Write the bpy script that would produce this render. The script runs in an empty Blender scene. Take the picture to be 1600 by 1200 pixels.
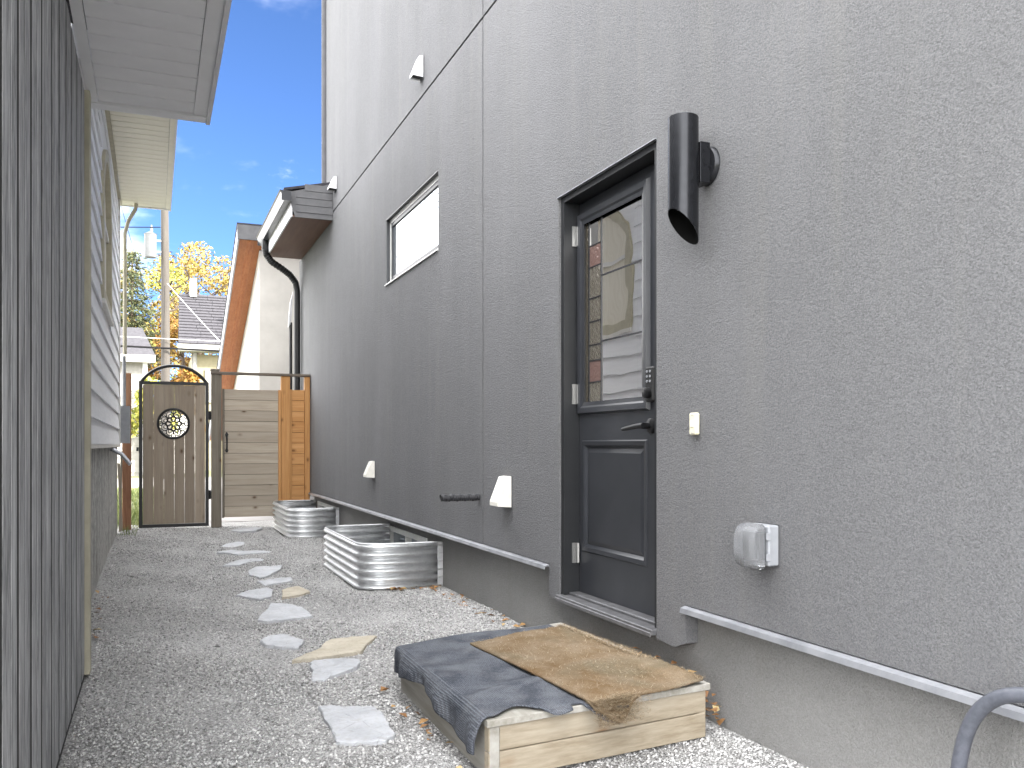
import bpy, bmesh, math, random
import numpy as np
from mathutils import Vector, Matrix
R = math.radians
random.seed(4)
rng = np.random.default_rng(11)
C = bpy.context.scene.collection
S = bpy.context.scene

# ------------------------------------------------------------------ camera, sky, sun, exposure
cam = bpy.data.objects.new('camera', bpy.data.cameras.new('camera'))
C.objects.link(cam)
S.camera = cam
cam.location = (0, 0, 1.08)
cam.rotation_euler = (R(90), 0, R(-22.087))
cam.data.sensor_width = 36
cam.data.lens = 36 * 1380 / 1600
cam.data.shift_y = 95 / 1600
cam.data.clip_start = 0.05
cam.data.clip_end = 600

SUN_EL, SUN_AZ = R(30), math.atan2(0.70, -0.71)      # azimuth measured from +Y towards +X
world = bpy.data.worlds.new('World')
S.world = world
world.use_nodes = True
wn, wl_ = world.node_tree.nodes, world.node_tree.links
sky = wn.new('ShaderNodeTexSky')
sky.sky_type = 'NISHITA'
sky.sun_disc = False
sky.sun_elevation = SUN_EL
sky.sun_rotation = SUN_AZ
sky.air_density = 0.45
sky.dust_density = 0.05
sky.ozone_density = 6.5
# unseen bright cloud deck invented to light the passage; clears towards its far end
SKY_STRENGTH, FILL_CLOUD = 0.05, 1.25
def wmath(op, a, b=0.0, c=0.0):
    n = wn.new('ShaderNodeMath'); n.operation = op
    for i, v in enumerate((a, b, c)):
        if hasattr(v, 'is_output'): wl_.new(v, n.inputs[i])
        else: n.inputs[i].default_value = v
    return n.outputs[0]
def wrange(v, a, b):
    n = wn.new('ShaderNodeMapRange'); n.interpolation_type = 'SMOOTHSTEP'
    n.inputs['From Min'].default_value = a; n.inputs['From Max'].default_value = b
    wl_.new(v, n.inputs['Value']); return n.outputs[0]
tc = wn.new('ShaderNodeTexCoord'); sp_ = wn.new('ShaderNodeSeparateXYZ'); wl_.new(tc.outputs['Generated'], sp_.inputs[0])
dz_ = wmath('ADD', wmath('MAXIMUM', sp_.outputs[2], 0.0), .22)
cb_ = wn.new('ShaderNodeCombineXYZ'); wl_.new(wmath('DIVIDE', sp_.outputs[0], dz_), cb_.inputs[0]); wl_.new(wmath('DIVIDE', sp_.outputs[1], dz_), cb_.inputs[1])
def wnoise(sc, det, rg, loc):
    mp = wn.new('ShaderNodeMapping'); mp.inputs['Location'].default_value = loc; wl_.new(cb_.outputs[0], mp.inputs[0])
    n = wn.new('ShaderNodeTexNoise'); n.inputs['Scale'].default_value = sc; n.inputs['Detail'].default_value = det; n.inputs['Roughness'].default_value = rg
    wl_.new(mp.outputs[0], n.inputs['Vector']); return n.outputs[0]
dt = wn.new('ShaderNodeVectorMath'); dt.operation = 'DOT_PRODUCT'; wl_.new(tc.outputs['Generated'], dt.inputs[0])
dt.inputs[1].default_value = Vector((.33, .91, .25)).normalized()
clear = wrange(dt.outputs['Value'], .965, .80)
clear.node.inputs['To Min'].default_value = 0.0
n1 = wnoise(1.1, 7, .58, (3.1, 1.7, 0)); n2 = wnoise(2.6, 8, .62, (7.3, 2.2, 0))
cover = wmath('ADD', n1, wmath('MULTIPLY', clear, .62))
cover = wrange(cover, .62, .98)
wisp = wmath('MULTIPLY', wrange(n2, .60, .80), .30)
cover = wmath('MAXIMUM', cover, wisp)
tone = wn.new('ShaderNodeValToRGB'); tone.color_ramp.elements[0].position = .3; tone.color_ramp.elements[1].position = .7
a_ = FILL_CLOUD / SKY_STRENGTH
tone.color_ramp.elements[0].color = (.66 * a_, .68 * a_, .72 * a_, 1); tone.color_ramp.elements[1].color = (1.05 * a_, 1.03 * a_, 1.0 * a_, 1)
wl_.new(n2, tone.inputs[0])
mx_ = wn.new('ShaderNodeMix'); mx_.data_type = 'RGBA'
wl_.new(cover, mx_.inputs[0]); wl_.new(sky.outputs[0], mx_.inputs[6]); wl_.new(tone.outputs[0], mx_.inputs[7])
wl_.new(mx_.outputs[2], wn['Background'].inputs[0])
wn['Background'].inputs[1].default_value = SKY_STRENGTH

sun = bpy.data.objects.new('sun', bpy.data.lights.new('sun', 'SUN'))
C.objects.link(sun)
sun.data.energy = 2.0
sun.data.angle = R(0.5)
sun.data.color = (1.0, 0.93, 0.82)
sd = Vector((math.sin(SUN_AZ) * math.cos(SUN_EL), math.cos(SUN_AZ) * math.cos(SUN_EL), math.sin(SUN_EL)))
sun.rotation_euler = sd.to_track_quat('Z', 'Y').to_euler()
sun.location = sd * 60

S.view_settings.view_transform = 'Standard'
S.view_settings.look = 'None'
S.view_settings.exposure = 3.0
S.view_settings.gamma = 1
S.view_settings.use_curve_mapping = False
S.cycles.max_bounces = 10
S.cycles.diffuse_bounces = 6
S.cycles.caustics_reflective = False
S.cycles.caustics_refractive = False

# ------------------------------------------------------------------ materials
def mat(name, col=(.5, .5, .5), rough=.6, metal=0.0, spec=.5):
    m = bpy.data.materials.new(name)
    m.use_nodes = True
    b = m.node_tree.nodes['Principled BSDF']
    b.inputs['Base Color'].default_value = (*col, 1)
    b.inputs['Roughness'].default_value = rough
    b.inputs['Metallic'].default_value = metal
    b.inputs['Specular IOR Level'].default_value = spec
    return m

class NT:
    def __init__(s, m):
        s.t = m.node_tree; s.n = s.t.nodes; s.b = s.n['Principled BSDF']
    def add(s, typ, **kw):
        n = s.n.new(typ)
        for k, v in kw.items():
            if k in n.inputs.keys() if hasattr(n.inputs, 'keys') else False:
                n.inputs[k].default_value = v
            else:
                setattr(n, k, v)
        return n
    def link(s, a, b): s.t.links.new(a, b)
    def coords(s, scale=(1, 1, 1), shift=0.0, kind='Object'):
        tc = s.n.new('ShaderNodeTexCoord')
        mp = s.n.new('ShaderNodeMapping')
        mp.inputs['Scale'].default_value = scale
        s.link(tc.outputs[kind], mp.inputs[0])
        if shift:
            oi = s.n.new('ShaderNodeObjectInfo')
            mu = s.n.new('ShaderNodeMath'); mu.operation = 'MULTIPLY'; mu.inputs[1].default_value = shift
            s.link(oi.outputs['Random'], mu.inputs[0])
            cb = s.n.new('ShaderNodeCombineXYZ')
            for i in range(3): s.link(mu.outputs[0], cb.inputs[i])
            s.link(cb.outputs[0], mp.inputs['Location'])
        return mp.outputs[0]
    def noise(s, vec, scale, detail=4, rough=.55):
        n = s.n.new('ShaderNodeTexNoise')
        n.inputs['Scale'].default_value = scale
        n.inputs['Detail'].default_value = detail
        n.inputs['Roughness'].default_value = rough
        s.link(vec, n.inputs['Vector'])
        return n.outputs[0]
    def voro(s, vec, scale, feature='F1', out=0):
        n = s.n.new('ShaderNodeTexVoronoi'); n.feature = feature
        n.inputs['Scale'].default_value = scale
        s.link(vec, n.inputs['Vector'])
        return n.outputs[out]
    def ramp(s, fac, stops, interp='LINEAR'):
        r = s.n.new('ShaderNodeValToRGB'); cr = r.color_ramp; cr.interpolation = interp
        while len(cr.elements) < len(stops): cr.elements.new(.5)
        for e, (p, c) in zip(cr.elements, stops):
            e.position = p
            e.color = (*c, 1) if isinstance(c, (tuple, list)) else (c, c, c, 1)
        s.link(fac, r.inputs[0])
        return r.outputs[0]
    def mix(s, fac, a, b, mode='MIX'):
        n = s.n.new('ShaderNodeMix'); n.data_type = 'RGBA'; n.blend_type = mode
        for sock, v in ((n.inputs[0], fac), (n.inputs[6], a), (n.inputs[7], b)):
            if hasattr(v, 'is_output'): s.link(v, sock)
            elif isinstance(v, (tuple, list)): sock.default_value = (*v, 1)
            else: sock.default_value = v
        return n.outputs[2]
    def math(s, op, a, b):
        n = s.n.new('ShaderNodeMath'); n.operation = op
        for i, v in enumerate((a, b)):
            if hasattr(v, 'is_output'): s.link(v, n.inputs[i])
            else: n.inputs[i].default_value = v
        return n.outputs[0]
    def color(s, c): s.link(c, s.b.inputs['Base Color'])
    def rough(s, c): s.link(c, s.b.inputs['Roughness'])
    def bump(s, h, dist=.004, strength=1.0, prev=None):
        n = s.n.new('ShaderNodeBump')
        n.inputs['Distance'].default_value = dist
        n.inputs['Strength'].default_value = strength
        s.link(h, n.inputs['Height'])
        if prev is not None: s.link(prev, n.inputs['Normal'])
        s.link(n.outputs[0], s.b.inputs['Normal'])
        return n.outputs[0]

def stucco(name, base, dark, scale=1.0, streak=.25):
    m = mat(name, base, .93, spec=.25); k = NT(m)
    v = k.coords(kind='Object')
    fine = k.noise(v, 185 * scale, 4, .7)
    mid = k.noise(v, 70 * scale, 3, .6)
    big = k.noise(k.coords((1.2, 1.2, .35)), 1.4, 5, .6)
    strk = k.noise(k.coords((9, 9, .5)), 1.0, 4, .6)
    c = k.mix(k.ramp(fine, [(.32, 0.0), (.62, 1.0)]), dark, base)
    c = k.mix(k.math('MULTIPLY', k.ramp(big, [(.4, 0.0), (.65, 1.0)]), .22), c, tuple(x * 1.22 for x in base))
    trow = k.noise(k.coords((1, 1, 1.6)), 5.5, 6, .7)
    c = k.mix(k.math('MULTIPLY', k.ramp(trow, [(.44, 0.0), (.7, 1.0)]), .28), c, tuple(x * .72 for x in base))
    c = k.mix(k.math('MULTIPLY', k.ramp(strk, [(.52, 0.0), (.75, 1.0)]), streak), c, (.22, .217, .20))
    k.color(c)
    h = k.math('ADD', fine, k.math('MULTIPLY', mid, .65))
    k.bump(h, .0105, .9)
    return m

def wood(name, base, light, dark, axis=2, knots=True, grain=70., rough=.75, bumpd=.0015, shift=31., vary=.25, knotcol=(.09, .05, .025), stretch=.06):
    m = mat(name, base, rough, spec=.3); k = NT(m)
    sc = [1, 1, 1]; sc[axis] = stretch
    v = k.coords(sc, shift)
    g = k.noise(v, grain, 5, .65)
    g2 = k.noise(v, grain * .22, 3, .6)
    c = k.mix(k.ramp(g, [(.33, 0.0), (.68, 1.0)]), dark, base)
    c = k.mix(k.math('MULTIPLY', k.ramp(g2, [(.42, 0.0), (.7, 1.0)]), .55), c, light)
    oi = k.n.new('ShaderNodeObjectInfo')
    c = k.mix(k.math('MULTIPLY', oi.outputs['Random'], vary), c, tuple(x * .55 for x in base))
    if knots:
        sk = [1, 1, 1]; sk[axis] = .62
        kn = k.voro(k.coords(sk, shift * 1.7), 5.2)
        c = k.mix(k.ramp(kn, [(.03, .9), (.06, .7), (.10, .25), (.17, 0.0)]), c, knotcol)
    k.color(c)
    k.bump(g, bumpd, .8)
    return m

def plain_noise(name, base, dark, scale, rough=.6, bump=0., spec=.4, metal=0., lo=.35, hi=.65, sc=(1, 1, 1), shift=0.):
    m = mat(name, base, rough, metal, spec); k = NT(m)
    n = k.noise(k.coords(sc, shift), scale, 5, .6)
    k.color(k.mix(k.ramp(n, [(lo, 0.0), (hi, 1.0)]), dark, base))
    if bump: k.bump(n, bump, .8)
    return m

M = {}
M['stucco'] = stucco('stucco', (.192, .193, .200), (.098, .099, .104))
M['parging'] = stucco('parging', (.285, .283, .278), (.19, .188, .184), .9, .3)
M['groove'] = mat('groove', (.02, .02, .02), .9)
M['garage_white'] = plain_noise('garage_white', (.50, .48, .445), (.44, .42, .39), 3, .9, .0)
M['flash'] = plain_noise('flash', (.44, .45, .48), (.32, .33, .36), 9, .42, spec=.5, metal=.65)
M['charcoal'] = plain_noise('charcoal', (.034, .036, .042), (.027, .029, .034), 6, .30)
M['black'] = plain_noise('black', (.012, .012, .013), (.008, .008, .009), 14, .4)
M['frame_black'] = plain_noise('frame_black', (.018, .019, .021), (.014, .015, .017), 9, .45)
M['sill_grey'] = plain_noise('sill_grey', (.20, .20, .21), (.13, .13, .135), 20, .45, metal=.5)
M['lamp_black'] = plain_noise('lamp_black', (.022, .023, .027), (.017, .018, .021), 30, .26, metal=.5)
M['rail_brown'] = wood('rail_brown', (.17, .145, .12), (.25, .21, .17), (.10, .08, .065), 0, False)
M['trim_dark'] = plain_noise('trim_dark', (.07, .07, .078), (.055, .055, .06), 8, .75)
M['fascia_grey'] = plain_noise('fascia_grey', (.10, .10, .105), (.075, .075, .08), 8, .5)
M['fascia_white'] = plain_noise('fascia_white', (.72, .72, .74), (.62, .62, .64), 6, .5)
M['soffit_brown'] = wood('soffit_brown', (.16, .085, .06), (.2, .11, .075), (.11, .058, .042), 1, False, 30, .55)
M['cedar_soffit'] = wood('cedar_soffit', (.46, .17, .065), (.56, .24, .10), (.34, .11, .04), 1, False, 40, .5)
M['soffit_alu'] = plain_noise('soffit_alu', (.80, .80, .82), (.75, .75, .77), 5, .42)
M['soffit_cream'] = plain_noise('soffit_cream', (.76, .73, .62), (.68, .65, .55), 5, .42)
M['trim_cream'] = plain_noise('trim_cream', (.50, .47, .36), (.42, .39, .30), 12, .6)
M['trim_white'] = plain_noise('trim_white', (.74, .73, .70), (.66, .65, .62), 12, .5)
M['siding'] = plain_noise('siding', (.83, .84, .87), (.77, .78, .81), 30, .6, sc=(1, .08, 1), shift=9.)
M['far_siding'] = plain_noise('far_siding', (.32, .31, .285), (.27, .26, .24), 8, .8)
M['far_yellow'] = plain_noise('far_yellow', (.31, .28, .185), (.26, .235, .15), 6, .8)
M['shed_wood'] = wood('shed_wood', (.46, .463, .47), (.72, .725, .735), (.15, .152, .157), 2, False, 75, .8, .004, 23., .35, stretch=.16)
M['roof'] = plain_noise('roof', (.046, .044, .051), (.027, .026, .031), 9, .95, .02)
M['gate_wood'] = wood('gate_wood', (.345, .285, .22), (.43, .365, .29), (.25, .20, .155), 2, True, 60, .8, .001, 31., .6)
M['weathered'] = wood('weathered', (.47, .405, .325), (.57, .51, .43), (.35, .295, .23), 0, True, 55, .8, .001, 31., .55)
M['orange_h'] = wood('orange_h', (.52, .27, .10), (.62, .36, .16), (.42, .20, .07), 0, True, 55, .7, .001, 31., .3, (.16, .07, .025))
M['orange_v'] = wood('orange_v', (.50, .26, .095), (.6, .34, .15), (.40, .19, .065), 2, True, 55, .7, .001, 31., .2, (.16, .07, .025))
M['post_grey'] = wood('post_grey', (.20, .175, .14), (.28, .25, .2), (.13, .112, .09), 2, True, 55, .8)
M['post_red'] = wood('post_red', (.23, .115, .065), (.3, .17, .1), (.15, .07, .04), 2, True, 55, .8)
M['pine'] = wood('pine', (.36, .31, .235), (.44, .39, .31), (.24, .195, .135), 0, True, 75, .7, .0006, 5., .1, (.2, .1, .04))
M['ply_edge'] = wood('ply_edge', (.38, .365, .33), (.50, .485, .455), (.24, .225, .19), 1, False, 40, .85, .001)
M['steel'] = mat('steel', (.62, .63, .64), .34, .92)
k = NT(M['steel']); v = k.coords()
n = k.noise(v, 26, 4, .7)
k.color(k.mix(k.ramp(n, [(.3, 0.0), (.7, 1.0)]), (.66, .67, .68), (.82, .83, .84)))
k.rough(k.ramp(k.noise(v, 9, 3), [(.3, .42), (.7, .56)]))
M['gap_shade'] = mat('gap_shade', (.03, .022, .016), .9)  # near-black for the sheets that paint shade into board gaps
M['liner'] = mat('liner', (.004, .004, .004), .9, spec=.1)
M['hinge'] = mat('hinge', (.34, .34, .335), .42, .8)
M['vinyl'] = plain_noise('vinyl', (.74, .74, .72), (.68, .68, .66), 10, .4)
M['dark_frame'] = mat('dark_frame', (.02, .021, .024), .4)
M['hood_white'] = plain_noise('hood_white', (.80, .78, .72), (.72, .70, .64), 20, .35)
M['ivory'] = plain_noise('ivory', (.72, .68, .52), (.66, .62, .46), 20, .4)
M['grey_box'] = plain_noise('grey_box', (.30, .31, .33), (.25, .26, .28), 15, .5)
M['rubber'] = plain_noise('rubber', (.03, .03, .034), (.02, .02, .023), 40, .5)
M['hose'] = plain_noise('hose', (.09, .095, .115), (.065, .07, .085), 60, .45)
def slate(name, base, dark, stain):
    m = mat(name, base, .85, spec=.3); k = NT(m); v = k.coords((1, 1, 1), 13.)
    n = k.noise(v, 7, 6, .65); n2 = k.noise(v, 34, 5, .7); cr = k.voro(k.coords((1, 2.4, 1), 13.), 7, 'DISTANCE_TO_EDGE')
    c = k.mix(k.ramp(n, [(.35, 0.0), (.65, 1.0)]), dark, base)
    c = k.mix(k.math('MULTIPLY', k.ramp(n2, [(.5, 0.0), (.7, 1.0)]), .5), c, stain)
    c = k.mix(k.ramp(k.math('ADD', cr, k.math('MULTIPLY', n2, .03)), [(.018, .45), (.03, 0.0)]), c, tuple(x * .5 for x in dark))
    k.color(c); k.bump(k.math('ADD', n, k.math('MULTIPLY', n2, .5)), .012, .9)
    return m
M['stone'] = slate('stone', (.52, .53, .555), (.41, .42, .445), (.36, .345, .32))
M['stone_tan'] = slate('stone_tan', (.52, .475, .39), (.42, .375, .30), (.34, .30, .24))
M['leafdry'] = plain_noise('leafdry', (.26, .13, .05), (.15, .075, .03), 60, .8)
M['pole'] = wood('pole', (.085, .077, .069), (.115, .105, .094), (.06, .053, .047), 2, False, 40, .85)
M['transformer'] = plain_noise('transformer', (.14, .145, .152), (.12, .124, .13), 4, .5)
M['wire'] = mat('wire', (.012, .012, .013), .8, spec=.1)
M['wire_pale'] = mat('wire_pale', (.55, .55, .56), .5)
M['far_trim'] = plain_noise('far_trim', (.36, .355, .33), (.30, .295, .275), 8, .6)
M['curtain'] = plain_noise('curtain', (.80, .77, .68), (.70, .66, .56), 5, .8, sc=(1, 6, .3))
M['bark'] = plain_noise('bark', (.10, .075, .055), (.06, .045, .035), 8, .9)

# glass: dark behind, mirror-like coat
def glass(name, refl, tint=(.9, .95, 1.0), dark=(.012, .014, .016), ripple=0.):
    m = bpy.data.materials.new(name); m.use_nodes = True
    t = m.node_tree; nn = t.nodes; nn.clear()
    out = nn.new('ShaderNodeOutputMaterial'); mx = nn.new('ShaderNodeMixShader')
    d = nn.new('ShaderNodeBsdfPrincipled'); d.inputs['Base Color'].default_value = (*dark, 1); d.inputs['Roughness'].default_value = .3
    g = nn.new('ShaderNodeBsdfGlossy'); g.inputs['Color'].default_value = (*tint, 1); g.inputs['Roughness'].default_value = .015
    lw = nn.new('ShaderNodeLayerWeight'); lw.inputs['Blend'].default_value = .35
    mp = nn.new('ShaderNodeMapRange'); mp.inputs['To Min'].default_value = refl; mp.inputs['To Max'].default_value = 1.0
    t.links.new(lw.outputs['Fresnel'], mp.inputs['Value'])
    t.links.new(mp.outputs[0], mx.inputs[0])
    t.links.new(d.outputs[0], mx.inputs[1]); t.links.new(g.outputs[0], mx.inputs[2]); t.links.new(mx.outputs[0], out.inputs[0])
    if ripple:
        tc = nn.new('ShaderNodeTexCoord'); no = nn.new('ShaderNodeTexNoise'); no.inputs['Scale'].default_value = 70 if ripple > .002 else 3
        bp = nn.new('ShaderNodeBump'); bp.inputs['Distance'].default_value = ripple
        t.links.new(tc.outputs['Object'], no.inputs['Vector']); t.links.new(no.outputs[0], bp.inputs['Height']); t.links.new(bp.outputs[0], g.inputs['Normal'])
    return m
M['pane'] = glass('pane', .30, (.86, .93, 1.0), (.05, .06, .07))
M['door_glass'] = glass('door_glass', 1.0, (1, .98, .95), ripple=.001)
M['leaded'] = glass('leaded', .35, (.95, .92, .85), (.10, .085, .06), ripple=.01)
M['leaded_rose'] = glass('leaded_rose', .25, (.9, .75, .7), (.16, .09, .075), ripple=.01)
M['bubble'] = mat('bubble', (.80, .82, .86), .18, spec=.6)
M['bubble'].node_tree.nodes['Principled BSDF'].inputs['Transmission Weight'].default_value = .82
M['bubble'].node_tree.nodes['Principled BSDF'].inputs['IOR'].default_value = 1.15

# pebble-dash parging of the left house
M['pebble'] = mat('pebble', (.4, .4, .4), .95); k = NT(M['pebble']); v = k.coords()
vo = k.voro(v, 75); no = k.noise(v, 14, 5, .7)
sp = k.noise(k.coords((2.2, 2.2, .5)), 2.2, 5, .65)
c = k.mix(k.ramp(no, [(.35, 0.0), (.62, 1.0)]), (.22, .215, .20), (.58, .57, .54))
c = k.mix(k.ramp(vo, [(.15, .55), (.6, 0.0)]), c, (.6, .59, .56))
c = k.mix(k.math('MULTIPLY', k.ramp(sp, [(.5, 0.0), (.66, 1.0)]), .6), c, (.10, .095, .085))
k.color(c); k.bump(k.math('ADD', vo, no), .012, .9)

# gravel bed and loose stones
GRAVEL = [(0.0, (.17, .167, .163)), (.25, (.35, .345, .34)), (.6, (.475, .47, .465)), (.88, (.57, .565, .558)), (1.0, (.68, .67, .66))]
M['gravel_bed'] = mat('gravel_bed', (.3, .3, .3), .95, spec=.2); k = NT(M['gravel_bed']); v = k.coords()
vn = k.n.new('ShaderNodeTexVoronoi'); vn.inputs['Scale'].default_value = 150; k.link(v, vn.inputs['Vector'])
sx = k.n.new('ShaderNodeSeparateColor'); k.link(vn.outputs['Color'], sx.inputs[0])
c = k.ramp(sx.outputs[0], GRAVEL)
big = k.noise(v, 1.6, 4, .6)
c = k.mix(k.math('MULTIPLY', k.ramp(big, [(.35, 1.0), (.65, 0.0)]), .3), c, (.26, .255, .25))
k.color(c); k.bump(vn.outputs[0], -.012, 1.0)
M['gravel_stone'] = mat('gravel_stone', (.3, .3, .3), .9, spec=.25); k = NT(M['gravel_stone'])
ge = k.n.new('ShaderNodeNewGeometry')
k.color(k.ramp(ge.outputs['Random Per Island'], GRAVEL))

M['lane'] = plain_noise('lane', (.27, .26, .25), (.2, .19, .185), 1.2, .95, .0)
M['lawn_soil'] = plain_noise('lawn_soil', (.13, .14, .06), (.09, .10, .045), 2.5, .95)

def leaf_mat(name, stops):
    m = mat(name, stops[0][1], .6, spec=.25); k = NT(m)
    ge = k.n.new('ShaderNodeNewGeometry')
    k.color(k.ramp(ge.outputs['Random Per Island'], stops))
    tr = k.b.inputs['Subsurface Weight']
    return m
M['spruce'] = leaf_mat('spruce', [(0, (.035, .05, .028)), (.6, (.085, .10, .045)), (1, (.17, .16, .07))])
M['yellow'] = leaf_mat('yellow', [(0, (.13, .085, .022)), (.5, (.27, .19, .045)), (1, (.36, .29, .09))])
M['rust'] = leaf_mat('rust', [(0, (.14, .06, .018)), (.5, (.28, .14, .03)), (1, (.36, .25, .06))])
M['lime'] = leaf_mat('lime', [(0, (.12, .14, .03)), (.5, (.26, .27, .05)), (1, (.42, .38, .08))])
M['grass'] = leaf_mat('grass', [(0, (.07, .10, .03)), (.6, (.16, .20, .06)), (1, (.30, .30, .12))])
M['fallen'] = leaf_mat('fallen', [(0, (.16, .075, .03)), (.5, (.34, .18, .07)), (.8, (.42, .27, .12)), (1, (.46, .38, .2))])

# textiles
M['carpet'] = mat('carpet', (.07, .078, .10), .95, spec=.15); k = NT(M['carpet']); v = k.coords()
w1 = k.n.new('ShaderNodeTexVoronoi'); w1.inputs['Scale'].default_value = 130; w1.inputs['Randomness'].default_value = .25; k.link(v, w1.inputs['Vector'])
sp = k.noise(v, 9, 4)
c = k.mix(k.ramp(w1.outputs[0], [(.1, 0.0), (.6, 1.0)]), (.165, .178, .205), (.05, .055, .068))
c = k.mix(k.math('MULTIPLY', k.ramp(sp, [(.4, 0.0), (.7, 1.0)]), .35), c, (.23, .235, .25))
k.color(c); k.bump(w1.outputs[0], -.004, 1.0)
M['coir'] = mat('coir', (.3, .2, .1), 1.0, spec=.1); k = NT(M['coir']); v = k.coords()
b1 = k.noise(v, 5.5, 5, .65); b2 = k.noise(v, 2.3, 4, .6); f = k.noise(k.coords((1, 1, 1)), 260, 3, .7)
c = k.mix(k.ramp(b1, [(.35, 0.0), (.68, 1.0)]), (.22, .145, .078), (.37, .30, .215))
c = k.mix(k.math('MULTIPLY', k.ramp(b2, [(.50, 0.0), (.64, 1.0)]), .6), c, (.17, .155, .105))
c = k.mix(k.ramp(f, [(.35, .55), (.6, 0.0)]), c, (.09, .055, .028))
k.color(c); k.bump(f, .006, 1.0)
M['coir_fibre'] = leaf_mat('coir_fibre', [(0, (.15, .10, .055)), (.6, (.30, .22, .13)), (1, (.46, .39, .28))])

# ------------------------------------------------------------------ builders
WL = {}                                   # world position of each object's origin
def link(o, parent=None, loc=(0, 0, 0)):
    C.objects.link(o)
    loc = Vector(loc)
    WL[o] = loc
    if parent is not None:
        o.parent = parent
        o.location = loc - WL[parent]
    else:
        o.location = loc
    return o
def tag(o, label=None, cat=None, group=None, kind=None):
    if label: o['label'] = label
    if cat: o['category'] = cat
    if group: o['group'] = group
    if kind: o['kind'] = kind
    return o
def thing(name, label, cat, loc, group=None):
    o = bpy.data.objects.new(name, None)
    o.empty_display_size = .1
    link(o, None, loc)
    return tag(o, label, cat, group)

class MB:
    def __init__(s): s.v = []; s.f = []
    def add(s, vs, fs):
        b = len(s.v); s.v += [tuple(x) for x in vs]; s.f += [tuple(b + i for i in f) for f in fs]
    def box(s, x0, x1, y0, y1, z0, z1):
        s.add([(x, y, z) for x in (x0, x1) for y in (y0, y1) for z in (z0, z1)],
              [(0, 1, 3, 2), (4, 6, 7, 5), (0, 4, 5, 1), (2, 3, 7, 6), (0, 2, 6, 4), (1, 5, 7, 3)])
    def hexa(s, lo, hi):                   # two 4-point loops, lower and upper
        s.add(list(lo) + list(hi), [(3, 2, 1, 0), (4, 5, 6, 7)] + [(i, (i + 1) % 4, 4 + (i + 1) % 4, 4 + i) for i in range(4)])
    def prism(s, lo, hi):
        n = len(lo)
        s.add(list(lo) + list(hi), [tuple(range(n))[::-1], tuple(range(n, 2 * n))] + [(i, (i + 1) % n, n + (i + 1) % n, n + i) for i in range(n)])
    def tube(s, pts, r, n=10, cap=True, rs=None):
        pts = [Vector(p) for p in pts]; rings = []
        prev = None
        for i, p in enumerate(pts):
            d = (pts[min(i + 1, len(pts) - 1)] - pts[max(i - 1, 0)]).normalized()
            if prev is None:
                a = d.cross(Vector((0, 0, 1)) if abs(d.z) < .9 else Vector((1, 0, 0))).normalized()
            else:
                a = (prev - d * prev.dot(d)).normalized()
            prev = a; b = d.cross(a)
            rr = rs[i] if rs else r
            rings.append([p + (a * math.cos(2 * math.pi * j / n) + b * math.sin(2 * math.pi * j / n)) * rr for j in range(n)])
        vs = [q for ring in rings for q in ring]
        fs = [(i * n + j, i * n + (j + 1) % n, (i + 1) * n + (j + 1) % n, (i + 1) * n + j) for i in range(len(pts) - 1) for j in range(n)]
        if cap: fs += [tuple(range(n))[::-1], tuple(range((len(pts) - 1) * n, len(pts) * n))]
        s.add(vs, fs)
    def build(s, name, m, parent=None, origin=None, smooth=False, bevel=0, fix=True):
        me = bpy.data.meshes.new(name)
        if origin is None:
            a = np.array(s.v); origin = tuple((a.min(0) + a.max(0)) / 2)
        ox = Vector(origin)
        me.from_pydata([(x - ox[0], y - ox[1], z - ox[2]) for x, y, z in s.v], [], s.f)
        if fix or bevel:
            bm = bmesh.new(); bm.from_mesh(me)
            if fix: bmesh.ops.recalc_face_normals(bm, faces=bm.faces)
            if bevel:
                bmesh.ops.bevel(bm, geom=list(bm.edges), offset=bevel, segments=1, affect='EDGES', clamp_overlap=True)
            bm.to_mesh(me); bm.free()
        if smooth:
            for p in me.polygons: p.use_smooth = True
            try: me.set_sharp_from_angle(angle=R(40))
            except Exception: pass
        me.materials.append(m)
        return link(bpy.data.objects.new(name, me), parent, ox)

BOX = {}
def bx(name, x0, x1, y0, y1, z0, z1, m, parent=None, bevel=0.):
    key = (round(x1 - x0, 4), round(y1 - y0, 4), round(z1 - z0, 4), m.name, bevel)
    c = ((x0 + x1) / 2, (y0 + y1) / 2, (z0 + z1) / 2)
    if key in BOX:
        return link(bpy.data.objects.new(name, BOX[key]), parent, c)
    b = MB(); b.box(x0, x1, y0, y1, z0, z1)
    o = b.build(name, m, parent, c, bevel=bevel)
    BOX[key] = o.data
    return o

def fast_mesh(name, v, f, m, parent=None, kind=None, smooth=False):
    """v (n,3), f (k,3|4) numpy"""
    me = bpy.data.meshes.new(name)
    k = f.shape[1]
    me.vertices.add(len(v)); me.vertices.foreach_set('co', v.astype(np.float32).ravel())
    me.loops.add(f.size); me.loops.foreach_set('vertex_index', f.astype(np.int32).ravel())
    me.polygons.add(len(f)); me.polygons.foreach_set('loop_start', np.arange(0, f.size, k, dtype=np.int32))
    me.update(calc_edges=True); me.validate()
    me.materials.append(m)
    o = link(bpy.data.objects.new(name, me), parent, (0, 0, 0)) if parent is None else link(bpy.data.objects.new(name, me), parent, WL[parent])
    if kind: o['kind'] = kind
    return o

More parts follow.
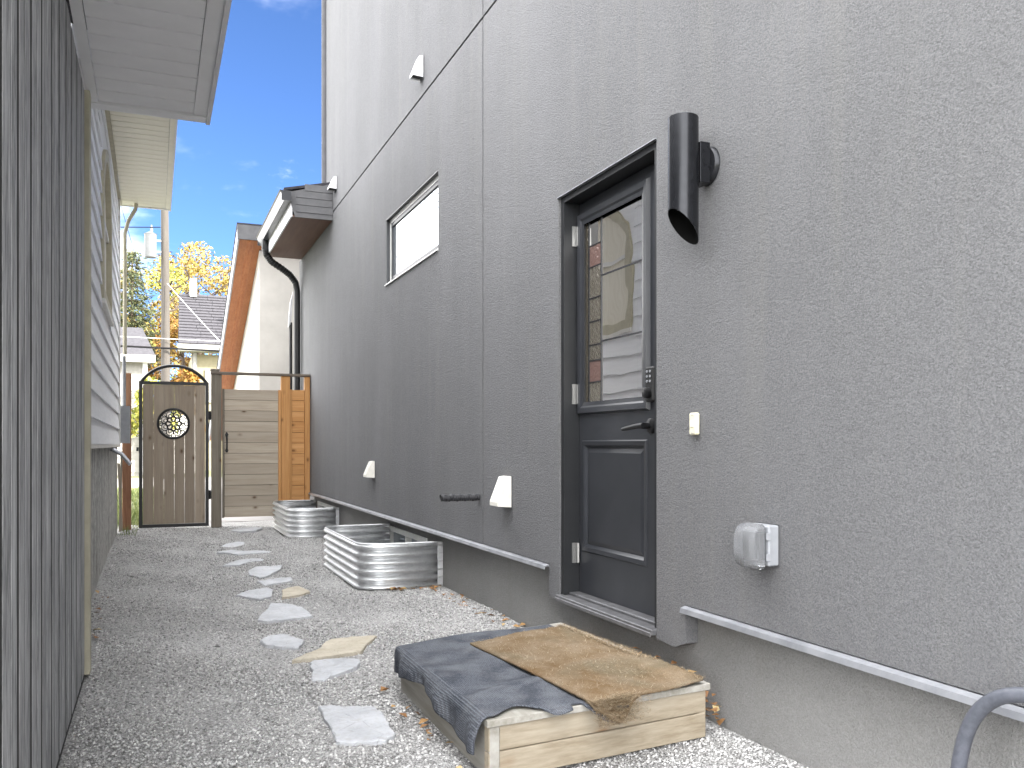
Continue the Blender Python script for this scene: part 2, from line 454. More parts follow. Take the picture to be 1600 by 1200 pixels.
def wall_sheet(name, x, y0, y1, z0, z1, holes, thick, m, parent):
    """wall facing -X with openings and their reveals; thickness runs to +X"""
    ys = sorted({y0, y1, *[h[0] for h in holes], *[h[1] for h in holes]})
    zs = sorted({z0, z1, *[h[2] for h in holes], *[h[3] for h in holes]})
    def solid(i, j):
        if not (0 <= i < len(ys) - 1 and 0 <= j < len(zs) - 1): return False
        yc, zc = (ys[i] + ys[i + 1]) / 2, (zs[j] + zs[j + 1]) / 2
        return not any(h[0] < yc < h[1] and h[2] < zc < h[3] for h in holes)
    b = MB()
    X = x + thick
    for i in range(len(ys) - 1):
        for j in range(len(zs) - 1):
            if not solid(i, j): continue
            a, c, d, e = ys[i], ys[i + 1], zs[j], zs[j + 1]
            b.add([(x, a, d), (x, c, d), (x, c, e), (x, a, e)], [(0, 3, 2, 1)])
            b.add([(X, a, d), (X, c, d), (X, c, e), (X, a, e)], [(0, 1, 2, 3)])
            if not solid(i - 1, j): b.add([(x, a, d), (X, a, d), (X, a, e), (x, a, e)], [(0, 1, 2, 3)])
            if not solid(i + 1, j): b.add([(x, c, d), (X, c, d), (X, c, e), (x, c, e)], [(3, 2, 1, 0)])
            if not solid(i, j - 1): b.add([(x, a, d), (X, a, d), (X, c, d), (x, c, d)], [(3, 2, 1, 0)])
            if not solid(i, j + 1): b.add([(x, a, e), (X, a, e), (X, c, e), (x, c, e)], [(0, 1, 2, 3)])
    return b.build(name, m, parent, fix=False)

# ------------------------------------------------------------------ ground
W = 1.97
g = MB(); g.add([(-250, -200, -.03), (250, -200, -.03), (250, 320, -.03), (-250, 320, -.03)], [(0, 1, 2, 3)])
tag(g.build('ground', M['lawn_soil'], None, (0, 0, -.03), fix=False), kind='structure')
g = MB()
nx, ny = 24, 150
xs = np.linspace(-6, 2.2, nx); ys_ = np.linspace(-8, 13.0, ny)
def gz(x, y): return .010 * math.sin(2.1 * x + .7 * y) + .008 * math.sin(1.3 * y - 3.1 * x) + .006 * math.sin(5.1 * x + 4.3 * y)
g.add([(x, y, gz(x, y)) for y in ys_ for x in xs], [(j * nx + i, j * nx + i + 1, (j + 1) * nx + i + 1, (j + 1) * nx + i) for j in range(ny - 1) for i in range(nx - 1)])
tag(g.build('gravel_path', M['gravel_bed'], None, (0, 0, 0), smooth=True, fix=False), kind='structure')
g = MB(); g.box(-60, 60, 24, 31, -.06, .0)
tag(g.build('back_lane', M['lane'], None, (0, 27, 0)), kind='structure')
g = MB(); g.box(.2, 12, 13.05, 24, -.06, -.005)
tag(g.build('driveway', M['lane'], None, (3, 18, 0)), kind='structure')

# loose gravel, denser close to the camera
def stones(n, y0, y1, x0, x1, smin, smax):
    y = y0 + (y1 - y0) * rng.random(n); x = x0 + (x1 - x0) * rng.random(n)
    z = .010 * np.sin(2.1 * x + .7 * y) + .008 * np.sin(1.3 * y - 3.1 * x) + .006 * np.sin(5.1 * x + 4.3 * y)
    s = smin + (smax - smin) * rng.random(n) ** 2.2
    return np.stack([x, y, z, s], 1)
P = np.concatenate([stones(90000, 2.2, 5.5, -.28, 2.02, .0022, .0085), stones(40000, 5.5, 9.0, -.39, 2.02, .0035, .0085),
                    stones(12000, 9.0, 12.3, -.39, 2.02, .005, .010), stones(9000, 1.0, 2.2, -.6, 2.02, .003, .0085), stones(260, 2.4, 9, -.25, 2.0, .010, .017)])
oct_v = np.array([(1, 0, 0), (0, 1, 0), (-1, 0, 0), (0, -1, 0), (0, 0, 1), (0, 0, -1)], float)
oct_f = np.array([(0, 1, 4), (1, 2, 4), (2, 3, 4), (3, 0, 4), (1, 0, 5), (2, 1, 5), (3, 2, 5), (0, 3, 5)])
n = len(P)
V = oct_v[None] * (1 + .45 * (rng.random((n, 6, 3)) - .5)) + .25 * (rng.random((n, 6, 3)) - .5)
V = V * P[:, 3][:, None, None] * np.array([1, 1, .72])
a = rng.random(n) * 6.283; ca, sa = np.cos(a)[:, None], np.sin(a)[:, None]
V = np.stack([V[..., 0] * ca - V[..., 1] * sa, V[..., 0] * sa + V[..., 1] * ca, V[..., 2]], -1)
V += np.stack([P[:, 0], P[:, 1], P[:, 2] + P[:, 3] * .35], 1)[:, None, :]
F = (oct_f[None] + (np.arange(n) * 6)[:, None, None]).reshape(-1, 3)
fast_mesh('gravel', V.reshape(-1, 3), F, M['gravel_stone'], kind='stuff')

# grass seen past the gate
def blades(n, x0, x1, y0, y1, h, w):
    x = x0 + (x1 - x0) * rng.random(n); y = y0 + (y1 - y0) * rng.random(n)
    a = rng.random(n) * 6.283; hh = h * (.5 + rng.random(n)); l = (rng.random((n, 2)) - .5) * h
    p0 = np.stack([x - np.cos(a) * w, y - np.sin(a) * w, np.full(n, -.03)], 1)
    p1 = np.stack([x + np.cos(a) * w, y + np.sin(a) * w, np.full(n, -.03)], 1)
    p2 = np.stack([x + l[:, 0], y + l[:, 1], hh - .03], 1)
    return np.stack([p0, p1, p2], 1)
B = np.concatenate([blades(9000, -2.0, .3, 12.3, 16, .09, .004), blades(9000, -4, .2, 16, 24, .10, .007), blades(160, -.38, -.2, 11.2, 12.4, .10, .004)])
fast_mesh('grass', B.reshape(-1, 3), np.arange(len(B) * 3).reshape(-1, 3), M['grass'], kind='stuff')

# ------------------------------------------------------------------ right house
rh = thing('stucco_house', 'tall grey stucco house with the charcoal side door, filling the right side', 'house', (W, 4, 0))
FX = W + .06                              # face of the parged foundation
DO = (3.23, 4.20, .30, 2.376)             # door opening y0 y1 z0 z1
WO = (6.32, 7.93, 2.53, 3.145)            # window opening
BW = [(6.80, 8.10, .02, .325), (10.62, 11.85, .02, .325)]
TOP = 9.2
G = .009
wall_sheet('stucco_panel', W, 5.355 + G, 10.93, .44, 3.84 - G, [WO], .2, M['stucco'], rh)
wall_sheet('stucco_panel', W, 5.355 + G, 10.93, 3.84 + G, TOP, [], .2, M['stucco'], rh)
wall_sheet('stucco_panel', W, -8, 5.355 - G, 3.84 + G, TOP, [], .2, M['stucco'], rh)
wall_sheet('stucco_panel', W, -8, 5.355 - G, .44, 3.84 - G, [(3.23, 4.20, .44, 2.376)], .2, M['stucco'], rh)
wall_sheet('stucco_panel', W, 10.93, 13.10, .44, 3.75, [], .2, M['stucco'], rh)
# apron of stucco that drops to the door sill
wall_sheet('stucco_apron', W, 4.2, 4.325, .27, .4395, [], .058, M['stucco'], rh)
b = MB(); b.prism([(W, 3.01, .285), (W, 3.09, .255), (W, 3.23, .262), (W, 3.23, .4395), (W, 3.01, .4395)], [(FX - .002, 3.01, .285), (FX - .002, 3.09, .255), (FX - .002, 3.23, .262), (FX - .002, 3.23, .4395), (FX - .002, 3.01, .4395)])
b.build('stucco_apron', M['stucco'], rh)
# joint backing
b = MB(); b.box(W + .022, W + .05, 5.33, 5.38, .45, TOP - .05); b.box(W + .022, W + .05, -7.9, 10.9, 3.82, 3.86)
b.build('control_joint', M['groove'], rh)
# foundation, with basement window openings
wall_sheet('foundation', FX, -8, 13.10, -.2, .50, BW + [(3.23, 4.20, .262, .50)], .2, M['parging'], rh)
# core volumes
bx('core_wall', W + .45, 12, -7.9, 10.8, -.1, TOP - .02, M['stucco'], rh)
bx('end_wall', W + .02, 12, 10.80, 10.928, 3.9, TOP - .01, M['stucco'], rh)
bx('end_wall', W + .02, 12, -7.99, -7.9, -.1, TOP - .01, M['stucco'], rh)
bx('end_wall', W + .02, 12, 12.9, 13.09, -.1, 3.74, M['stucco'], rh)
bx('roof', W - .05, 12.1, -8.1, 11.0, TOP, TOP + .15, M['fascia_grey'], rh)
q_ = MB(); q_.tube([(W + .0, 10.985, 4.02), (W + .0, 10.985, TOP - .02)], .05, 12); q_.build('corner_trim', M['trim_dark'], rh, smooth=True)
# base flashing
for y0, y1 in ((-7.9, 3.01), (4.325, 13.09)):
    f = MB()
    prof = [(W - .004, .437), (W - .024, .430), (W - .029, .412), (W - .026, .411), (W - .022, .425), (FX, .432)]
    f.prism([(x, y0, z) for x, z in prof], [(x, y1, z) for x, z in prof])
    f.build('base_flashing', M['flash'], rh)

# lower wing eave
er = []
b = MB(); b.box(1.50, W - .002, 10.52, 12.9, 3.745, 3.765); b.build('eave_soffit', M['soffit_brown'], rh)
b = MB(); b.box(1.478, 1.498, 10.5, 12.92, 3.74, 3.92); b.build('eave_fascia', M['fascia_white'], rh)
b = MB(); b.prism([(1.478, 10.498, 3.90), (1.478, 10.498, 4.03), (W - .002, 10.498, 4.17), (W - .002, 10.498, 3.74), (1.53, 10.498, 3.74)],
                  [(1.478, 10.518, 3.90), (1.478, 10.518, 4.03), (W - .002, 10.518, 4.17), (W - .002, 10.518, 3.74), (1.53, 10.518, 3.74)])
b.build('end_fascia', M['fascia_grey'], rh)
for i in range(4):
    z = 3.80 + i * .085
    b = MB(); b.box(1.54 + (.0 if z < 4 else .1), W - .004, 10.489, 10.497, z, z + .078); b.build('end_lath', M['fascia_grey'], rh)
b = MB(); b.hexa([(1.40, 10.47, 4.03), (6, 10.94, 5.2), (6, 12.95, 5.2), (1.40, 12.95, 4.03)], [(1.40, 10.47, 4.06), (6, 10.94, 5.23), (6, 12.95, 5.23), (1.40, 12.95, 4.06)])
b.build('lower_roof', M['roof'], rh)
gut = MB()
prof = [(1.476, 4.015), (1.476, 3.905), (1.395, 3.905), (1.375, 3.95), (1.36, 4.0), (1.345, 4.02), (1.36, 4.028), (1.375, 4.0), (1.405, 3.915), (1.468, 3.915), (1.468, 4.015)]
gut.prism([(x, 10.44, z) for x, z in prof], [(x, 12.95, z) for x, z in prof])
gut.box(1.365, 1.475, 10.432, 10.44, 3.905, 4.02)
gut.box(1.365, 1.475, 12.95, 12.958, 3.905, 4.02)
gt = gut.build('gutter', M['charcoal'], rh)
# downspout with ribbed elbow
ds = MB()
path = [(1.43, 12.62, 3.92), (1.43, 12.62, 3.80), (1.45, 12.64, 3.72), (1.52, 12.69, 3.64), (1.70, 12.80, 3.56), (1.80, 12.85, 3.50), (1.885, 12.885, 3.40), (1.905, 12.89, 3.28), (1.905, 12.89, 2.0), (1.905, 12.89, .1)]
ds.tube(path, .045, 14)
dsp = ds.build('downspout', M['black'], rh, smooth=True)
rb = MB()
pv = [Vector(p) for p in path[1:7]]
for i in range(len(pv) - 1):
    for t in (0.15, .4, .65, .9):
        p = pv[i].lerp(pv[i + 1], t); d = (pv[i + 1] - pv[i]).normalized() * .006
        rb.tube([p - d, p, p + d], .05, 12, rs=[.045, .051, .045])
rb.build('elbow_rib', M['black'], dsp, smooth=True)
# main window
wf = MB()
x0, x1 = W + .035, W + .11
wf.box(x0, x1, WO[0], WO[1], WO[2], WO[2] + .045); wf.box(x0, x1, WO[0], WO[1], WO[3] - .05, WO[3])
wf.box(x0, x1, WO[0], WO[0] + .05, WO[2] + .045, WO[3] - .05); wf.box(x0, x1, WO[1] - .05, WO[1], WO[2] + .045, WO[3] - .05)
win = wf.build('window', M['vinyl'], rh)
sf = MB(); x0, x1 = W + .040, W + .10; a0, a1, c0, c1 = WO[0] + .052, WO[1] - .052, WO[2] + .047, WO[3] - .052
sf.box(x0, x1, a0, a1, c0, c0 + .03); sf.box(x0, x1, a0, a1, c1 - .03, c1); sf.box(x0, x1, a0, a0 + .03, c0 + .03, c1 - .03); sf.box(x0, x1, a1 - .03, a1, c0 + .03, c1 - .03)
sf.build('sash', M['dark_frame'], win)
b = MB(); b.box(W + .052, W + .058, a0 + .03, a1 - .03, c0 + .03, c1 - .03); b.build('pane', M['pane'], win)
b = MB(); b.box(W + .002, W + .034, WO[0] + .003, WO[1] - .003, WO[3] - .014, WO[3] - .002); b.box(W + .004, W + .034, WO[1] - .02, WO[1] - .003, WO[2] + .01, WO[3] - .016)
b.build('shaded_reveal', M['dark_frame'], win)  # dark strips; the top one stands in for shade in the reveal
b = MB(); b.hexa([(W - .012, WO[0] + .004, WO[2] + .002), (W + .034, WO[0] + .004, WO[2] + .006), (W + .034, WO[1] - .004, WO[2] + .006), (W - .012, WO[1] - .004, WO[2] + .002)],
                 [(W - .012, WO[0] + .004, WO[2] + .010), (W + .034, WO[0] + .004, WO[2] + .022), (W + .034, WO[1] - .004, WO[2] + .022), (W - .012, WO[1] - .004, WO[2] + .010)])
b.build('sill', M['vinyl'], win)
# basement windows
for (y0, y1, z0, z1) in BW:
    b = MB(); xa, xb = FX - .012, FX + .07
    b.box(xa, xb, y0, y1, z1 - .035, z1 + .008); b.box(xa, xb, y0, y1, z0, z0 + .04); b.box(xa, xb, y0, y0 + .05, z0 + .04, z1 - .035); b.box(xa, xb, y1 - .05, y1, z0 + .04, z1 - .035)
    b.box(xa + .01, xb - .01, (y0 + y1) / 2 - .02, (y0 + y1) / 2 + .02, z0 + .04, z1 - .035)
    bw = b.build('basement_window', M['vinyl'], rh)
    b = MB(); b.box(FX + .045, FX + .05, y0 + .05, y1 - .05, z0 + .04, z1 - .035); b.build('pane', M['pane'], bw)

# ---- side door
XD = W + .10
b = MB()
b.box(W + .012, W + .2, 4.165, 4.198, .30, 2.374); b.box(W + .012, W + .2, 3.232, 3.265, .30, 2.374); b.box(W + .012, W + .2, 3.265, 4.165, 2.342, 2.374)
b.build('door_frame', M['frame_black'], rh)
b = MB(); b.prism([(W - .008, 3.232, 2.372), (W - .008, 3.232, 2.376), (W + .004, 3.232, 2.380), (W + .03, 3.232, 2.374)], [(W - .008, 4.215, 2.372), (W - .008, 4.215, 2.376), (W + .004, 4.215, 2.380), (W + .03, 4.215, 2.374)])
b.build('head_flashing', M['flash'], rh)
b = MB(); b.box(W - .022, W + .2, 3.234, 4.196, .272, .298); b.box(W + .04, W + .1, 3.27, 4.16, .298, .312); b.box(W - .028, W - .0225, 3.234, 4.196, .266, .286)
b.build('door_sill', M['sill_grey'], rh, bevel=.003)
d0, d1, e0, e1 = 3.27, 4.16, .312, 2.338
GL = (3.50, 4.115, 1.285, 2.235)           # glazed opening in the leaf
PN = (3.49, 4.105, .545, 1.085)            # raised panel
b = MB()
ys2 = [d0, 3.49, 4.115, d1]
def leaf_rect(y0, y1, z0, z1): b.box(XD, XD + .045, y0, y1, z0, z1)
leaf_rect(d0, 3.49, e0, e1); leaf_rect(4.115, d1, e0, e1)
leaf_rect(3.49, 4.115, e0, PN[2]); leaf_rect(3.49, 4.115, PN[3], GL[2]); leaf_rect(3.49, 4.115, GL[3], e1)
door = b.build('door', M['charcoal'], rh)
def ring(name, y0, y1, z0, z1, w, xa, xo, m, par, slope=0):
    """moulding ring proud of the leaf: outer edge at xa, crest at xo, inner edge back at xa"""
    q = MB()
    o = [(y0, z0), (y1, z0), (y1, z1), (y0, z1)]
    def inset(t): return [(y0 + t, z0 + t), (y1 - t, z0 + t), (y1 - t, z1 - t), (y0 + t, z1 - t)]
    loops = [(0, xa), (.15 * w, xo), (.55 * w, xo + .002), (.7 * w, xo + .009), (w, xo + .012 if not slope else xa + slope)]
    vs = []
    for t, x in loops: vs += [(x, y, z) for y, z in inset(t)]
    fs = []
    for l in range(len(loops) - 1):
        for i in range(4):
            j = (i + 1) % 4
            fs.append((l * 4 + i, l * 4 + j, (l + 1) * 4 + j, (l + 1) * 4 + i))
    q.add(vs, fs)
    return q.build(name, m, par, fix=False)
for o in (ring('glazing_bead', GL[0] - .055, GL[1] + .045, GL[2] - .05, GL[3] + .05, .065, XD + .001, XD - .018, M['charcoal'], door),
          ring('panel_moulding', PN[0] - .02, PN[1] + .02, PN[2] - .02, PN[3] + .02, .05, XD + .001, XD - .006, M['charcoal'], door, .018)):
    for p in o.data.polygons: p.flip()
rp = MB()
rp.add([(XD + .02, PN[0], PN[2]), (XD + .02, PN[1], PN[2]), (XD + .02, PN[1], PN[3]), (XD + .02, PN[0], PN[3]),
        (XD + .002, PN[0] + .045, PN[2] + .045), (XD + .002, PN[1] - .045, PN[2] + .045), (XD + .002, PN[1] - .045, PN[3] - .045), (XD + .002, PN[0] + .045, PN[3] - .045)],
       [(0, 4, 5, 1), (1, 5, 6, 2), (2, 6, 7, 3), (3, 7, 4, 0), (4, 7, 6, 5)])
rp.build('raised_panel', M['charcoal'], door, fix=False)
# glass pieces between the leads
GX = XD + .012
yl = [3.500, 3.935, 4.07]                  # vertical leads
rows_r = [1.285, 1.60, 1.93, 2.235]
rows_l = [1.285, 1.40, 1.51, 1.59, 1.71, 1.83, 1.99, 2.10, 2.235]
gi = 0
for i in range(3):
    b = MB(); b.box(GX, GX + .006, 3.502, 3.930, rows_r[i] + .004, rows_r[i + 1] - .004); b.build('glass_piece', M['door_glass'], door)
for i in range(8):
    mm = M['leaded_rose'] if i in (1, 6) else M['leaded'] if i != 7 else M['door_glass']
    b = MB(); b.box(GX, GX + .006, 3.940, 4.066, rows_l[i] + .003, rows_l[i + 1] - .003); b.build('glass_piece', mm, door)
b = MB(); b.box(GX, GX + .006, 4.074, 4.113, 1.285, 2.235); b.build('glass_piece', M['leaded'], door)
b = MB()
for y in (3.935, 4.07): b.box(GX - .004, GX + .008, y - .005, y + .005, 1.287, 2.233)
for z in rows_r[1:-1]: b.box(GX - .003, GX + .0075, 3.502, 3.93, z - .004, z + .004)
for z in rows_l[1:-1]: b.box(GX - .003, GX + .0075, 3.94, 4.065, z - .003, z + .003)
b.build('lead', M['dark_frame'], door)
# hinges
for z in (.515, 1.345, 2.17):
    b = MB(); b.box(W + .058, W + .094, 4.158, 4.1645, z - .052, z + .052); b.tube([(W + .088, 4.152, z - .05), (W + .088, 4.152, z + .05)], .009, 8)
    for q in range(3): b.tube([(W + .07, 4.158, z - .032 + .032 * q), (W + .07, 4.1555, z - .032 + .032 * q)], .004, 6)
    b.build('hinge', M['hinge'], door, smooth=True)
# keypad deadbolt
b = MB(); b.box(XD - .022, XD - .001, 3.39, 3.46, 1.272, 1.43); kp = b.build('keypad', M['black'], door, bevel=.008)
b = MB()
for r_ in range(3):
    for c_ in range(2): b.tube([(XD - .022, 3.412 + .026 * c_, 1.408 - .022 * r_), (XD - .025, 3.412 + .026 * c_, 1.408 - .022 * r_)], .006, 10)
kn_ = MB(); kn_.tube([(XD - .022, 3.425, 1.312), (XD - .042, 3.425, 1.312), (XD - .046, 3.425, 1.312)], .024, 16, rs=[.026, .024, .018]); kn_.build('knob', M['black'], door, smooth=True)
b.build('keypad_button', M['grey_box'], door, smooth=True)
# lever handle
b = MB(); b.tube([(XD - .001, 3.43, 1.165), (XD - .012, 3.43, 1.165), (XD - .016, 3.43, 1.165)], .034, 20, rs=[.034, .034, .028])
b.tube([(XD - .014, 3.43, 1.165), (XD - .055, 3.43, 1.165)], .014, 12)
b.tube([(XD - .055, 3.415, 1.166), (XD - .058, 3.47, 1.164), (XD - .055, 3.55, 1.157), (XD - .050, 3.61, 1.152)], .011, 10, rs=[.013, .012, .0105, .009])
b.build('handle', M['black'], door, smooth=True)

# ------------------------------------------------------------------ fixtures on the right house
t = thing('wall_lamp', 'black tube-shaped wall lamp with slanted end beside the door', 'wall lamp', (W - .06, 2.85, 2.08))
cx, cy, rr = W - .115, 2.85, .0575
b = MB(); nseg = 48; zt = 2.312
ring_t = [(cx + rr * math.cos(2 * math.pi * j / nseg), cy + rr * math.sin(2 * math.pi * j / nseg)) for j in range(nseg)]
slant = lambda x, y: 1.905 - .60 * (x - cx) / rr * .105 + .30 * (y - cy) / rr * .06 * 0
vs = [(x, y, zt) for x, y in ring_t] + [(x, y, slant(x, y)) for x, y in ring_t]
inn = [(cx + (x - cx) * .96, cy + (y - cy) * .96) for x, y in ring_t]
vs += [(x, y, slant(x, y)) for x, y in inn] + [(x, y, zt - .05) for x, y in inn]
N = nseg
fs = [(i, (i + 1) % N, N + (i + 1) % N, N + i) for i in range(N)] + [(N + i, N + (i + 1) % N, 2 * N + (i + 1) % N, 2 * N + i) for i in range(N)]
fs += [tuple(range(N))]
ln_ = MB(); ln_.add(vs[2 * N:], [(i, (i + 1) % N, N + (i + 1) % N, N + i) for i in range(N)] + [tuple(range(N, 2 * N))])
vs = vs[:3 * N]
b.add(vs, fs); b.build('lamp_shade', M['lamp_black'], t, smooth=True); ln_.build('liner', M['liner'], t, smooth=True)
b = MB(); b.tube([(cx, cy, zt), (cx, cy, zt + .004)], rr * .97, 40); b.build('cap', M['lamp_black'], t, smooth=True)
b = MB(); b.tube([(cx, cy, 2.05), (cx, cy, 1.97)], .025, 16); b.build('bulb', M['grey_box'], t, smooth=True)
b = MB(); b.box(W - .062, W - .018, 2.815, 2.885, 2.07, 2.225); b.build('bracket', M['lamp_black'], t, bevel=.002)
b = MB(); b.tube([(W - .019, 2.85, 2.145), (W - .014, 2.85, 2.145), (W - .001, 2.85, 2.145)], .07, 32, rs=[.066, .071, .074])
bpz = b.build('back_plate', M['lamp_black'], t, smooth=True)

t = tag(MB(), None) if False else None
b = MB(); b.box(W - .022, W - .001, 2.905, 2.955, 1.118, 1.205); o = b.build('doorbell', M['ivory'], None, bevel=.006)
tag(o, 'small cream doorbell button on the stucco right of the door', 'doorbell')
b = MB(); b.box(W - .026, W - .0225, 2.92, 2.94, 1.15, 1.175); b.build('button', M['hood_white'], o, bevel=.001)

for z_ in (1.126, 1.197):
    q_ = MB(); q_.tube([(W - .0215, 2.93, z_), (W - .0235, 2.93, z_)], .0035, 8); q_.build('screw', M['grey_box'], o, smooth=True)
t = thing('outlet_box', 'translucent weatherproof outlet box low on the stucco wall', 'outlet box', (W, 2.49, .72))
b = MB(); b.box(W - .045, W - .001, 2.437, 2.555, .668, .806); b.build('base', M['grey_box'], t, bevel=.005)
b = MB()
yA, yB = 2.442, 2.55
outer = [(W - .046, .655), (W - .095, .66), (W - .112, .685), (W - .115, .735), (W - .11, .785), (W - .095, .806), (W - .046, .812)]
b.prism([(x, yA, z) for x, z in outer], [(x, yB, z) for x, z in outer]); b.build('cover', M['bubble'], t, bevel=.012, smooth=True)
b = MB(); b.box(W - .075, W - .046, 2.455, 2.53, .685, .785); b.build('receptacle', M['charcoal'], t, bevel=.004)
for z_ in (.70, .77): bx('hinge', W - .058, W - .040, 2.4335, 2.4365, z_ - .012, z_ + .012, M['grey_box'], t)
b = MB(); b.box(W - .0035, W - .0005, 2.433, 2.559, .664, .810); b.build('caulk', M['fascia_grey'], t)

def hood(label, y0, y1, z0, z1, out, m, under):
    t = thing('vent_hood', label, 'vent', (W, (y0 + y1) / 2, z0), 'hooded vents on the grey stucco wall')
    q = MB(); h = z1 - z0
    ft = .006
    # sloping front plate and two cheeks, open underneath
    prof = [(W - .002, z1), (W - out * .35, z1 - .004), (W - out, z0 + h * .20), (W - out, z0 + h * .08)]
    for i in range(3):
        (xa, za), (xb, zb) = prof[i], prof[i + 1]
        q.hexa([(xa, y0, za), (xb, y0, zb), (xb, y1, zb), (xa, y1, za)], [(xa - .004, y0, za + .003), (xb - .004, y0, zb + .003), (xb - .004, y1, zb + .003), (xa - .004, y1, za + .003)])
    for y in (y0, y1 - ft):
        pr = prof + [(W - .002, z0 + h * .05)]
        q.prism([(x, y, z) for x, z in pr], [(x, y + ft, z) for x, z in pr])
    q.build('hood', m, t)
    q = MB(); q.box(W - .006, W - .001, y0 - .006, y1 + .006, z0 - .004, z1 + .008); q.build('back_plate', M['fascia_grey'], t, bevel=.001)
    q = MB(); q.hexa([(W - .012, y0 + .007, z0 + h * .10), (W - out + .006, y0 + .007, z0 + h * .16), (W - out + .006, y1 - .007, z0 + h * .16), (W - .012, y1 - .007, z0 + h * .10)],
                     [(W - .012, y0 + .007, z0 + h * .14), (W - out + .006, y0 + .007, z0 + h * .20), (W - out + .006, y1 - .007, z0 + h * .20), (W - .012, y1 - .007, z0 + h * .14)])
    q.build('damper', under, t)
    return t
hood('largest white vent hood, low on the stucco near the door', 4.85, 4.98, .70, .89, .090, M['hood_white'], M['black'])
hood('small white vent hood low on the stucco, above the metal window wells', 8.34, 8.47, .755, .92, .085, M['hood_white'], M['black'])
hood('highest vent hood on the stucco, above the long horizontal joint', 6.70, 6.79, 3.965, 4.14, .085, M['fascia_white'], M['black'])
hood('vent hood high on the stucco beside the end of the lower eave', 10.25, 10.38, 4.04, 4.19, .085, M['fascia_white'], M['black'])

pp = []
for i in range(30):
    x = W - .262 * i / 29
    pp.append((x, 5.42, .738 + .002 * math.sin(i)))
b = MB(); b.tube(pp, .024, 14, rs=[.0245 if i % 2 else .0205 for i in range(30)], cap=False)
b.tube([(W - .262, 5.42, .738), (W - .20, 5.42, .738)], .018, 14)
tag(b.build('drain_pipe', M['rubber'], None, smooth=True), 'short black corrugated pipe sticking out of the stucco wall', 'pipe')

hp = [(W - .001, 1.30, .50), (1.93, 1.33, .503), (1.90, 1.42, .500), (1.88, 1.50, .485), (1.875, 1.56, .445), (1.872, 1.60, .385), (1.87, 1.625, .30), (1.865, 1.64, .18), (1.85, 1.66, .06), (1.80, 1.72, .025), (1.70, 1.75, .025), (1.55, 1.70, .025), (1.45, 1.5, .025), (1.5, 1.2, .025)]
def smooth_path(p, k=6):
    p = [Vector(q) for q in p]; out = []
    for i in range(len(p) - 1):
        a, b_, c, d = p[max(i - 1, 0)], p[i], p[i + 1], p[min(i + 2, len(p) - 1)]
        for s_ in range(k):
            u = s_ / k
            out.append(.5 * ((2 * b_) + (-a + c) * u + (2 * a - 5 * b_ + 4 * c - d) * u * u + (-a + 3 * b_ - 3 * c + d) * u ** 3))
    return out + [p[-1]]
b = MB(); b.tube(smooth_path(hp), .0185, 14)
tag(b.build('garden_hose', M['hose'], None, smooth=True), 'grey-blue hose arching down from the wall in the bottom right corner', 'hose')

# ------------------------------------------------------------------ window wells
def well(label, x0, y0, y1, h, back=FX):
    t = thing('window_well', label, 'window well', ((x0 + back) / 2, (y0 + y1) / 2, 0), 'corrugated steel window wells against the foundation')
    r = .17
    path = [(back - .004, y0)]
    for i in range(9):
        a = R(90 * i / 8)
        path.append((x0 + r - r * math.sin(a), y0 + r - r * math.cos(a)))
    for i in range(9):
        a = R(90 * i / 8)
        path.append((x0 + r - r * math.cos(a), y1 - r + r * math.sin(a)))
    path.append((back - .004, y1))
    # outward normals
    P2 = [Vector(p) for p in path]
    nz = 60
    vs, fs = [], []
    zs = [-.03 + (h + .03) * j / nz for j in range(nz + 1)]
    for j, z in enumerate(zs):
        off = .0165 * math.sin(2 * math.pi * (h - z) / .0605 - .6)
        for i, p in enumerate(P2):
            d = (P2[min(i + 1, len(P2) - 1)] - P2[max(i - 1, 0)]).normalized()
            nn = Vector((d.y, -d.x)) * -1
            if i == 0: nn = Vector((0, -1))
            if i == len(P2) - 1: nn = Vector((0, 1))
            c0 = Vector(((x0 + back) / 2, (y0 + y1) / 2))
            if nn.dot(p - c0) < 0: nn = -nn
            q = p + nn * off
            vs.append((q.x, q.y, z))
    n_ = len(P2)
    for j in range(nz):
        for i in range(n_ - 1): fs.append((j * n_ + i, j * n_ + i + 1, (j + 1) * n_ + i + 1, (j + 1) * n_ + i))
    b = MB(); b.add(vs, fs)
    o = b.build('corrugated_wall', M['steel'], t, smooth=False, fix=True)
    for p in o.data.polygons: p.use_smooth = True
    md = o.modifiers.new('thick', 'SOLIDIFY'); md.thickness = .002; md.offset = 0
    b = MB(); b.tube([(p.x, p.y, h) for p in P2], .007, 8); b.build('rim', M['steel'], t, smooth=True)
    for yy in (y0, y1): bx('flange', back - .045, back - .003, yy - .016 if yy == y0 else yy + .013, yy - .013 if yy == y0 else yy + .016, 0, h, M['steel'], t)
    return t
well('nearer corrugated steel window well against the stucco house', 1.405, 6.40, 8.0, .345)
well('farther corrugated steel window well by the orange fence panel', 1.455, 10.42, 12.02, .335)

